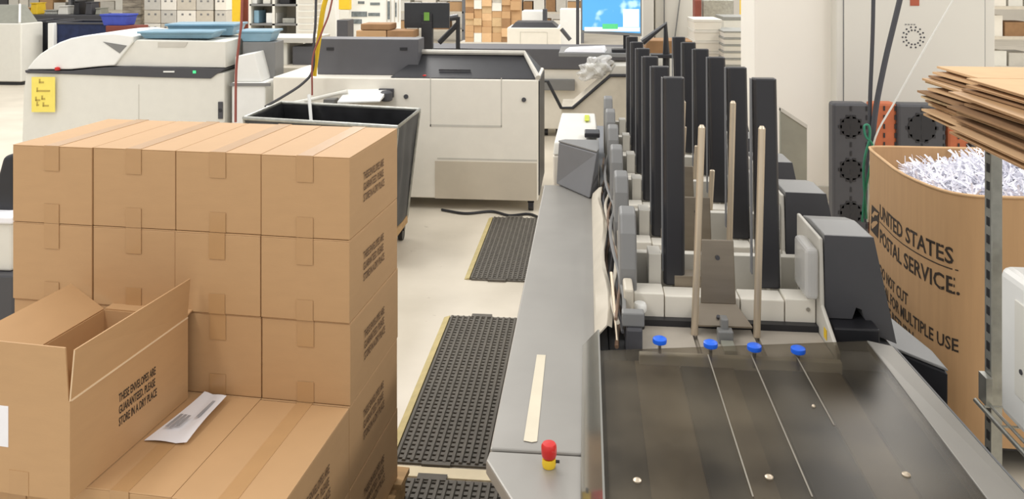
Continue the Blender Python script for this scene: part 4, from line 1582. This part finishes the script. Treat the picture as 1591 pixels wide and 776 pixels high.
build(B().box(a.x, c2.x, MYB - .2, MYB + .34, .94, .979), 'desk_top', LIGHTG, t, bevel=.004)
for x in (a.x + .06, c2.x - .06):
    for y in (MYB + .0, MYB + .3):
        build(B().cyl((x, y, 0), (x, y, .94), .02), 'leg', CHAR, t)
t = thing('tripod_stand', py(706, 75, 8.9), 'black tripod stand right of the black monitor', 'stand')
q = py(706, 28, 8.9)
build(B().tube([(q.x, 9.15, 0.03), (q.x, 9.15, q.z)], .025, n=8, sub=1), 'post', BLACKP, t)
build(B().tube([(q.x, 9.15, q.z - .08), (q.x - .22, 9.15, q.z - .30)], .03, n=8, sub=1), 'strut', BLACKP, t)
build(B().tube([(q.x, 9.15, q.z - .0), (q.x - .12, 9.15, q.z - .02)], .035, n=8, sub=1), 'head', BLACKP, t)
build(B().box(q.x - .2, q.x + .2, 9.03, 9.27, 0, .03), 'base', BLACKP, t)
# brown flat boxes on the desk line
for i, (x0, y0, x1, y1, m, lab) in enumerate(((560, 37, 606, 47, CARD_D, 'dark brown flat carton lying on top of a lighter one left of the black monitor'),
                                              (553, 47.3, 600, 60, CARD, 'lighter brown flat carton left of the black monitor'),
                                              (601, 47.3, 642, 59.5, CARD_D, 'brown flat carton just under the black monitor'))):
    fbox(x0, y0, x1, y1, 8.3, .3, 'flat_carton', m, lab, 'box', 'flat cartons behind the dark hood')
a = py(545, 60, 8.25)
c2 = py(645, 60, 8.25)
t = thing('work_shelf', (a.x, 8.3, 0), 'narrow shelf carrying the flat brown cartons', 'shelf')
build(B().box(a.x, c2.x, 8.25, 8.38, a.z - .06, a.z - .002), 'board', LIGHTG, t)
for x in (a.x + .03, c2.x - .03):
    build(B().box(x - .02, x + .02, 8.27, 8.35, 0, a.z - .06), 'leg', LIGHTG, t)

# beige machine with black top further back
t = thing('beige_printer', py(829, 78, 12), 'beige boxy machine with black sloped top beyond the dark grey strip', 'machine')
a, c2 = py(788, 43, 12), py(869, 80, 12)
build(B().box(a.x, c2.x, 12, 12.8, .0, a.z), 'body', CREAM, t, bevel=.012)
q0, q1 = py(793, 43, 12), py(866, 43, 12)
u0, u1 = py(800, 35, 12), py(857, 35, 12)
build(B().hull([(q0.x, 12.02, a.z + .001), (q1.x, 12.02, a.z + .001), (q1.x, 12.7, a.z + .001), (q0.x, 12.7, a.z + .001)], [(u0.x, 12.1, u0.z), (u1.x, 12.1, u0.z), (u1.x, 12.6, u0.z), (u0.x, 12.6, u0.z)]),
      'sloped_top', BLACKP, t)
b = B()
q0, q1 = py(808, 50, 12), py(850, 72, 12)
for (xa, xb, za, zb_) in ((q0.x, q1.x, q0.z, q0.z + .006), (q0.x, q1.x, q1.z, q1.z + .006), (q0.x, q0.x + .006, q1.z, q0.z), (q1.x, q1.x + .006, q1.z, q0.z)):
    b.box(xa, xb, 11.996, 12, za, zb_)
build(b, 'panel_seam', LIGHTG, t)
fbox(811, 17, 845, 40, 13.2, .5, 'white_cabinet', WHITEP, 'small white cabinet behind the beige machine with the black top', 'cabinet', z0=0)
fbox(843, 14, 850, 40, 13.0, .1, 'dark_post', CHAR, 'short dark post right of the small white cabinet', 'post', z0=0)

# wall of brown parcels on a rack
RYY = 15.0
t = thing('parcel_rack', (py(757, 0, RYY).x, RYY + .3, 0), 'rack carrying the brown parcels in the far middle', 'rack')
rx0, rx1 = py(722, 0, RYY).x, py(800, 0, RYY).x
build(B().box(rx0 - .1, rx1 + .1, RYY, RYY + .5, .55, .60), 'deck', LIGHTG, t)
for x in (rx0, rx1):
    build(B().box(x - .04, x + .04, RYY + .05, RYY + .45, 0, .55), 'leg', GALV, t)
t['label'] = 'low platform under the pile of brown parcels in the far middle'
t.name = 'parcel_platform'
cardset = [CARD, CARD_L, CARD_D, CARD_L, CARD_EDGE, CARD, CARD, OFFW]
x = rx0
while x < rx1 - .05:
    w_ = random.uniform(.13, .21)
    zz = .601
    while zz < 1.60:
        h_ = random.uniform(.09, .19)
        dy = random.uniform(0, .10)
        solo(B().box(x + .002, x + w_ - .004, RYY + .02 + dy, RYY + .40, zz, zz + h_ - .002).box(x + w_ * .42, x + w_ * .52, RYY + .018 + dy, RYY + .02 + dy, zz + h_ * .5, zz + h_ - .003), 'parcel', random.choice(cardset),
             'small parcel in the pile on the far middle platform', 'parcel', 'parcels piled in the far middle')
        zz += h_
    x += w_

# pale tray columns (right middle)
ORD = ['topmost', 'second', 'third', 'fourth', 'fifth', 'sixth', 'seventh', 'eighth', 'ninth', 'tenth', 'eleventh', 'twelfth', 'thirteenth', 'fourteenth', 'fifteenth', 'sixteenth', 'seventeenth', 'eighteenth', 'nineteenth', 'twentieth']
ORD = [ORD[0]] + [o_ + ' from the top' for o_ in ORD[1:]]
def tray_column(x0, x1, ytop, Y, nb, label, m, stripe, name='tray_stack', depth=.6):
    a, c2 = py(x0, ytop, Y), py(x1, ytop, Y)
    h = a.z / nb
    for k in range(nb):
        t = thing('mail_tray', ((a.x + c2.x) / 2, Y + depth / 2, k * h), '%s, %s' % (label[0], ORD[nb - 1 - k]), 'tray', label[1])
        g_ = .012
        build(B().hull([(a.x + g_, Y + g_, k * h + .001), (c2.x - g_, Y + g_, k * h + .001), (c2.x - g_, Y + depth - g_, k * h + .001), (a.x + g_, Y + depth - g_, k * h + .001)],
                       [(a.x + .004, Y + .004, k * h + h * .72), (c2.x - .004, Y + .004, k * h + h * .72), (c2.x - .004, Y + depth, k * h + h * .72), (a.x + .004, Y + depth, k * h + h * .72)]), 'tub', m, t)
        build(B().box(a.x, c2.x, Y, Y + depth, k * h + h * .72, (k + 1) * h - .002), 'rim', stripe, t, bevel=.003)
TRW = mat('tray_white', (214, 210, 200), .6, var=.03)
TRG = mat('tray_grey', (142, 142, 136), .6, var=.05)
tray_column(1124, 1178, 48, 8.6, 18, ('grey rimmed tray in the stack beside the cream column', 'grey rimmed trays beside the cream column'), TRW, TRG)
tray_column(1078, 1122, 30, 8.9, 12, ('cream tray stacked behind the black guides', 'cream trays behind the black guides'), CREAM, TRW)
tray_column(1124, 1168, 26, 9.6, 9, ('off white tray stacked behind the grey rimmed trays', 'off white trays behind the grey rimmed ones'), OFFW, TRG)
# tall pale cabinets at centre right
fbox(999, -40, 1016, 60, 9.6, .5, 'tall_cabinet', CAB, 'narrow tall pale cabinet right of the blue map screen', 'cabinet', z0=0)
t = thing('tall_cabinet', py(1048, 0, 9.8), 'broad tall pale cabinet with thin pipes behind the bent black arm', 'cabinet')
fbox(1018, -40, 1076, 80, 9.8, .5, 'body', CAB, '', '', z0=0, t=t)
b = B()
for xx, x2 in ((1032, 1032), (1060, 1047)):
    b.tube([py(xx, -30, 9.77), py(x2, 70, 9.77)], .008, n=6, sub=1)
build(b, 'pipe', GREYC, t)
fbox(1004, 63, 1076, 90, 8.5, .4, 'brown_carton', CARD_D, 'brown carton behind the bent black arm', 'box', z0=0)
fbox(1080, 0, 1090, 24, 13, .3, 'red_crate', REDB, 'dark red crate high behind the right row of guides', 'crate', z0=0)
fbox(1092, 0, 1140, 24, 13.2, .3, 'grey_crate', GALV, 'grey crate high behind the right row of guides', 'crate', z0=0)
t = thing('yellow_upright', py(1160, 20, 12), 'yellow rack upright beside the cream column', 'post')
fbox(1152, -60, 1166, 20, 12, .15, 'upright', YEL, '', '', z0=0, t=t)

# things between screen and printer
fbox(870, 14, 902, 62, 13.5, .4, 'white_board', WHITEP, 'white board standing left of the blue map screen', 'board', z0=0)
t = thing('dark_stand', py(897, 40, 11.5), 'thin dark upright stand left of the blue map screen', 'stand')
fbox(895, -20, 900, 60, 11.5, .05, 'upright', CHAR, '', '', z0=0, t=t)
build(B().tube([py(872, 45, 11.4), py(886, 62, 11.4)], .03, n=8, sub=1), 'hose', CHAR, t)

# ================================================================== BACKGROUND, LEFT
t = thing('white_machine', py(15, 130, 12.75), 'white machine with dark glass slope cut off by the left edge', 'machine')
a, c2 = py(-60, 36, 12.75), py(33, 130, 12.75)
build(B().box(a.x, c2.x, 12.75, 13.3, .06, a.z), 'body', OFFW, t, bevel=.02)
build(B().hull([(a.x, 12.8, a.z + .001), (c2.x - .08, 12.8, a.z + .001), (c2.x - .08, 13.28, a.z + .001), (a.x, 13.28, a.z + .001)],
               [(a.x, 13.1, a.z + .30), (c2.x - .30, 13.1, a.z + .30), (c2.x - .30, 13.28, a.z + .30), (a.x, 13.28, a.z + .30)]), 'sloped_glass', GREENG, t, bevel=.01, label='grey green sloped window')
build(B().tube([(c2.x - .06, 12.79, a.z + .01), (c2.x - .28, 13.09, a.z + .31)], .02, n=6, sub=1), 'white_frame', WHITEP, t)
build(B().box(a.x, c2.x - .02, 12.8, 13.28, 0, .06), 'base', BLACKP, t)

def hamper(x0, x1, y0, Y, m, label, depth=.8):
    a, c2 = py(x0, y0, Y), py(x1, y0, Y)
    t = thing('canvas_hamper', ((a.x + c2.x) / 2, Y + depth / 2, 0), label, 'cart', 'canvas hampers at the far left')
    b = B()
    rz_ = [(a.x, Y), (c2.x, Y), (c2.x, Y + depth), (a.x, Y + depth)]
    cx_, cy_ = (a.x + c2.x) / 2, Y + depth / 2
    lo = [(cx_ + (x - cx_) * .9, cy_ + (y - cy_) * .9, .15) for x, y in rz_]
    hi = [(x, y, a.z) for x, y in rz_]
    for i in range(4):
        j = (i + 1) % 4
        b._add([lo[i], lo[j], hi[j], hi[i]], [(0, 1, 2, 3)])
    b._add(lo, [(0, 1, 2, 3)])
    build(b, 'canvas', m, t, fixn=False)
    build(B().tube(hi + [hi[0]], .02, n=6, sub=1), 'rim', CHAR, t)
    for x, y, _z in lo:
        build(B().cyl((x - .02, y, .05), (x + .02, y, .05), .05, n=12).box(x - .03, x + .03, y - .03, y + .03, .08, .15), 'caster', BLACKP, t)
    return t
h1 = hamper(37, 71, 34, 13.6, mat('black_cloth', (30, 32, 38), .85, var=.1), 'black canvas hamper right beside the white machine at the far left')
q = py(49, 49, 13.58)
build(B().box(q.x - .06, q.x + .06, 13.572, 13.582, q.z - .04, q.z + .03), 'tag', WHITEP, h1)
hamper(84, 166, 36, 13.2, NAVY, 'navy blue canvas hamper behind the curved cover of the copier')
fbox(74, 36, 83, 70, 13.1, .1, 'white_post', WHITEP, 'white post between the black and navy hampers', 'post', z0=0)
t = thing('long_table', py(90, 30, 15.5), 'long dark table at the far left', 'table')
a, c2 = py(22, 23, 15.5), py(158, 23, 15.5)
build(B().box(a.x, c2.x, 15.5, 16.3, a.z - .12, a.z), 'table_top', CHAR, t, bevel=.01)
for x in (a.x + .1, (a.x + c2.x) / 2, c2.x - .1):
    build(B().cyl((x, 15.7, 0), (x, 15.7, a.z - .12), .03), 'leg', CHAR, t)
zt4 = a.z
for i, (xx, hh, ww, m, lab) in enumerate(((52, .22, .16, YEL, 'yellow tub on the far long table'), (30, .12, .5, CARD, 'tan carton at the left end of the far long table'), (78, .07, .3, GALV, 'grey tray on the far long table'),
                                          (97, .16, .22, OFFW, 'white tray in the middle of the far long table'), (118, .26, .12, BLACKP, 'black bag on the far long table'), (137, .24, .14, CHAR, 'charcoal machine on the far long table'), (152, .12, .12, GREENG, 'grey green tin at the right end of the far long table'))):
    q = py(xx, 23, 15.7)
    t = thing('table_item', (q.x, 15.8, zt4), lab, 'container')
    t.name = ('yellow_tub', 'tan_carton', 'grey_tray', 'white_tray', 'black_bag', 'charcoal_machine', 'tin_box')[i]
    WORLD_INV[t.name] = Matrix.Translation(Vector((q.x, 15.8, zt4))).inverted()
    build(B().hull([(q.x - ww / 2, 15.7, zt4 + .001), (q.x + ww / 2, 15.7, zt4 + .001), (q.x + ww / 2, 16.0, zt4 + .001), (q.x - ww / 2, 16.0, zt4 + .001)],
                   [(q.x - ww * .42, 15.72, zt4 + hh), (q.x + ww * .42, 15.72, zt4 + hh), (q.x + ww * .42, 15.98, zt4 + hh), (q.x - ww * .42, 15.98, zt4 + hh)]), 'body', m, t, bevel=.01)
    build(B().box(q.x - ww * .46, q.x + ww * .46, 15.70, 16.0, zt4 + hh + .001, zt4 + hh + .02), 'lid', m, t)
# low cart with dark red box and blue tub
t = thing('low_cart', py(190, 52, 12.6), 'dark cart under the dark red box and the blue tub', 'cart')
a, c2 = py(160, 51, 12.6), py(216, 51, 12.6)
build(B().box(a.x, c2.x, 12.6, 13.1, .15, a.z), 'body', CHAR, t, bevel=.01)
for x in (a.x + .08, c2.x - .08):
    build(B().cyl((x - .02, 12.7, .075), (x + .02, 12.7, .075), .075, n=12), 'wheel', BLACKP, t)
zc4 = a.z
a, c2 = py(164, 40, 12.65), py(213, 40, 12.65)
solo(B().box(a.x, c2.x, 12.65, 13.0, zc4 + .001, a.z), 'red_box', REDB, 'dark red flat box under the blue tub', 'box', bevel=.01)
zc5 = a.z
a, c2 = py(156, 22, 12.68), py(197, 22, 12.68)
t = thing('blue_tub', ((a.x + c2.x) / 2, 12.8, zc5), 'bright blue tub on the dark red box', 'tub')
build(B().hull([(a.x + .04, 12.70, zc5 + .001), (c2.x - .04, 12.70, zc5 + .001), (c2.x - .04, 12.98, zc5 + .001), (a.x + .04, 12.98, zc5 + .001)], [(a.x, 12.68, a.z - .03), (c2.x, 12.68, a.z - .03), (c2.x, 13.0, a.z - .03), (a.x, 13.0, a.z - .03)]), 'tub', BLUEC, t, bevel=.01)
build(B().box(a.x - .01, c2.x + .01, 12.67, 13.01, a.z - .029, a.z), 'rim', BLUEC, t, bevel=.004)
# dark shelving above
fbox(190, -30, 219, 40, 14.6, .5, 'dark_shelving', mat('dark_shelf', (92, 84, 74), .7, rgb2=(190, 178, 158), scale=7, stretch=(.6, 1, 3)), 'dark cluttered shelving left of the beige tray wall', 'shelving', z0=0)
# beige tray wall: columns of trays with finger holes
for ci, (x0, x1) in enumerate(((224, 249), (250, 274), (275, 304), (305, 331), (334, 352))):
    Y = 14.2
    a, c2 = py(x0, -25, Y), py(x1, -25, Y)
    nb = 7
    h = a.z / nb
    for k in range(nb):
        if (k + 1) * h < .95:
            continue
        cn = ['leftmost', 'second', 'third', 'fourth', 'rightmost'][ci]
        t = thing('mail_tray', ((a.x + c2.x) / 2, Y, k * h), 'beige letter tray in the %s column of the far tray wall, %s' % (cn, ORD[nb - 1 - k]), 'tray', 'beige letter trays, %s column' % cn)
        mm = (CREAM, BEIGEM, LIGHTG)[(ci + k) % 3]
        build(B().box(a.x, c2.x, Y, Y + .5, k * h + .002, (k + 1) * h - .006), 'tub', mm, t, bevel=.006)
        b = B()
        for f in (.3, .7):
            b.box(a.x + (c2.x - a.x) * f - .02, a.x + (c2.x - a.x) * f + .02, Y - .003, Y - .0005, k * h + h * .62, k * h + h * .76)
        build(b, 'finger_hole', GREYC, t)
    fb_ = fbox(x0, 0, x1, 0, Y, .5, 'tray_dolly', CHAR, 'dark dolly under the %s column of beige letter trays' % ['leftmost', 'second', 'third', 'fourth', 'rightmost'][ci], 'dolly', 'tray dollies') if False else None
# base rack for the beige trays
a, c2 = py(222, 0, 14.2), py(354, 0, 14.2)
zb5 = 4 * (py(224, -25, 14.2).z / 7)
zb5 = [k * (py(224, -25, 14.2).z / 7) for k in range(7) if (k + 1) * (py(224, -25, 14.2).z / 7) >= .95][0]
t = thing('tray_bench', ((a.x + c2.x) / 2, 14.4, 0), 'pale bench carrying the wall of beige letter trays', 'bench')
build(B().box(a.x, c2.x, 14.18, 14.75, zb5 - .05, zb5 - .001), 'bench_top', LIGHTG, t)
for x in (a.x + .05, c2.x - .05):
    build(B().box(x - .03, x + .03, 14.2, 14.7, 0, zb5 - .05), 'leg', LIGHTG, t)
t = thing('yellow_upright', py(366, 33, 12.5), 'yellow rack upright right of the beige tray wall', 'post')
fbox(360, -60, 372, 40, 12.5, .12, 'upright', YEL, '', '', z0=0, t=t)
fbox(373, -40, 385, 40, 12.7, .1, 'dark_post', REDB, 'dark reddish post right of the yellow upright', 'post', z0=0)

# shelving with white boxes (400-490)
t = thing('supply_shelving', py(430, 60, 12), 'pale shelving with white boxes above the beige machine section', 'shelving')
a, c2 = py(388, -40, 12), py(462, 80, 12)
for z_ in (.78, 1.12, 1.42, 1.72):
    build(B().box(a.x, c2.x, 12, 12.5, z_ - .03, z_), 'shelf', GREYC, t)
for x in (a.x, (a.x + c2.x) / 2, c2.x):
    build(B().box(x - .02, x + .02, 12, 12.5, 0, 2.0), 'post', OFFW, t)
build(B().box(a.x, c2.x, 12.5, 12.52, .5, 2.0), 'back_sheet', BEIGEM, t)
for k, (xx, z_, w_, h_, m, lab) in enumerate(((392, 1.42, .09, .2, WHITEP, 'white box on the upper shelf at its left end'), (410, 1.42, .12, .18, OFFW, 'off white box on the upper shelf, second from the left'), (436, 1.42, .16, .14, BLACKP, 'black box on the upper shelf of the pale shelving'),
                                              (415, 1.12, .17, .16, WHITEP, 'white box on the middle shelf of the pale shelving'), (440, 1.12, .2, .08, GALV, 'grey flat box on the middle shelf of the pale shelving'), (396, 1.12, .08, .2, BLUET, 'pale blue box on the middle shelf of the pale shelving'),
                                              (412, .78, .14, .22, CREAM, 'cream box on the lower shelf of the pale shelving'), (442, .78, .2, .15, BEIGEM, 'beige box on the lower shelf of the pale shelving'))):
    q = py(xx, 0, 12.1)
    solo(B().box(q.x, q.x + w_, 12.06, 12.35, z_ + .001, z_ + h_), 'storage_box', m, lab, 'box', bevel=.008)
tray_column(463, 487, -14, 11.6, 17, ('white tray stacked left of the yellow hose', 'white trays left of the yellow hose'), TRW, OFFW, depth=.4)

# hanging cords and yellow reel lines at x 485-510
HY = 6.1
t = thing('hanging_cable', py(491, 118, HY), 'dark cord hanging down in front of the yellow air hose', 'cord')
build(B().tube([py(493, -300, HY), py(491, 0, HY), py(488, 60, HY), py(486, 108, HY), py(470, 130, HY), py(440, 150, HY), py(412, 166, HY)], .011, n=6), 'sheath', CHAR, t, smooth=True)
t = thing('air_hose', py(500, 60, HY + .1), 'yellow hanging hose beside the dark grey hood', 'hose')
build(B().tube([py(545, -300, HY + .05), py(520, -60, HY + .05), py(503, 10, HY + .05), py(497, 50, HY + .05), py(490, 100, HY + .05), py(488, 118, HY + .05)], .020, n=8), 'hose', YEL, t, smooth=True)
t = thing('hanging_cable', py(484, 150, HY), 'reddish brown cord hanging at the left edge of the dark grey hood', 'cord')
build(B().tube([py(540, -160, HY - .03), py(516, 0, HY - .03), py(500, 50, HY - .03), py(486, 90, HY - .03), py(485, 148, HY - .03)], .008, n=6), 'sheath', REDC, t, smooth=True)
t = thing('hanging_cable', py(367, 185, 5.9), 'thin dull red cord hanging in front of the white side unit', 'cord')
build(B().tube([py(378, -300, 5.9), py(376, 0, 5.9), py(372, 60, 5.9), py(367, 110, 5.9), py(366, 190, 5.9)], .010, n=6), 'sheath', REDC, t, smooth=True)
t = thing('yellow_upright', py(533, 12, 12), 'short yellow rack upright above the dark grey hood', 'post')
fbox(526, -60, 543, 15, 12, .12, 'upright', YEL, '', '', z0=None, t=t)
fbox(527, 15.2, 542, 30, 12, .12, 'post_foot', OFFW, '', '', z0=0, t=t)

# mixed clutter above the hood 495-625
fbox(497, -30, 522, 58, 13, .3, 'white_locker', WHITEP, 'white locker between the yellow hose and the yellow upright', 'cabinet', z0=0)
fbox(523, 31, 540, 56, 10.8, .3, 'black_bin', CHAR, 'charcoal bin behind the dark grey hood', 'bin', z0=0)
t = thing('notice_board', py(585, 20, 12.6), 'white board with dark printed rows behind the flat cartons', 'board')
fbox(545, -30, 622, 44, 12.6, .05, 'board', WHITEP, '', '', z0=0, t=t)
b = B()
for (x0, y0, x1, y1) in ((546, 18, 570, 26), (572, 20, 590, 25), (547, 30, 562, 37), (556, 2, 566, 6), (575, 4, 590, 8), (602, 2, 606, 30), (612, 4, 616, 26)):
    p_, q_ = py(x0, y0, 12.59), py(x1, y1, 12.59)
    b.box(p_.x, q_.x, 12.592, 12.599, q_.z, p_.z)
build(b, 'printed_rows', mat('board_rows', (110, 118, 122), .7, var=.3, scale=20), t)
b = B()
for x0 in (600, 606, 612, 618):
    p_, q_ = py(x0, 0, 12.585), py(x0 + 1.6, 34, 12.585)
    b.box(p_.x, q_.x, 12.585, 12.591, q_.z, p_.z)
build(b, 'board_columns', LIGHTG, t)
# far clutter racks behind everything to fill the hall
RK = mat('far_rack_fill', (150, 138, 120), .8, rgb2=(214, 206, 192), scale=2.2, stretch=(1.6, 1, 4))
def far_rack(x0, x1, Y, label):
    a, c2 = py(x0, 0, Y), py(x1, 0, Y)
    t = thing('storage_rack', ((a.x + c2.x) / 2, Y, 0), label, 'rack', 'storage racks along the far wall')
    for x in (a.x, c2.x):
        build(B().box(x - .04, x + .04, Y, Y + .8, 0, 2.6), 'upright', MIDG, t)
    for z_ in (.3, .8, 1.3, 1.8):
        build(B().box(a.x, c2.x, Y, Y + .8, z_, z_ + .05), 'shelf', BEIGEM, t)
    for z_ in (.35, .85, 1.35, 1.85):
        x = a.x + .1
        k = 0
        while x < c2.x - .4:
            w_ = random.uniform(.25, .5)
            build(B().box(x, x + w_ - .04, Y + .1, Y + .7, z_ + .001, z_ + random.uniform(.2, .4)), 'carton', random.choice((CARD, OFFW, CARD_D, LIGHTG, CREAM, CHAR)), t)
            x += w_
far_rack(-20, 108, 22, 'storage rack against the far wall above the long dark table')
far_rack(118, 236, 22.0, 'storage rack against the far wall above the navy hamper')
far_rack(340, 474, 22, 'storage rack against the far wall left of the hanging cords')
far_rack(484, 720, 22, 'storage rack against the far wall behind the notice board')
far_rack(780, 905, 22, 'storage rack against the far wall behind the beige boxy machine')
far_rack(1500, 1640, 14, 'storage rack at the far right beside the pale cabinet')

# ================================================================== LEFT EDGE BEHIND THE CARTONS
t = thing('black_bag', py(8, 330, 3.6), 'black fabric bag at the left edge beside the carton stack', 'bag')
a = py(-60, 246, 3.5)
b = B()
sec = [(-2.62, 1.30, .0), (-2.43, 1.24, 0), (-2.36, 1.05, 0), (-2.33, .84, 0), (-2.62, .84, 0)]
l0 = py(22, 238, 3.5)
l1 = py(22, 335, 3.5)
build(B().prism([(l1.x, 3.5, l1.z), (l1.x, 3.5, l0.z - .10), (l0.x, 3.5, l0.z), (l0.x - .06, 3.5, l0.z - .02), (l0.x - .10, 3.5, l0.z - .16), (l0.x - .30, 3.5, l0.z - .25), (l0.x - .35, 3.5, l1.z)], (0, .3, 0)), 'cloth', BLACKP, t, bevel=.02, seg=3)
t = thing('white_tub', py(8, 400, 3.4), 'white tub below the black bag at the left edge', 'tub')
a, c2 = py(-60, 335, 3.4), py(19, 425, 3.4)
build(B().box(a.x, c2.x - .02, 3.42, 3.85, c2.z, a.z - .035), 'tub', OFFW, t, bevel=.01)
build(B().box(a.x, c2.x, 3.40, 3.87, a.z - .034, a.z - .001), 'rim', PAPER, t, bevel=.008)
fbox(-60, 425.5, 21, 500, 3.38, .5, 'black_cart', CHAR, 'black cart under the white tub at the left edge', 'cart', z0=0)
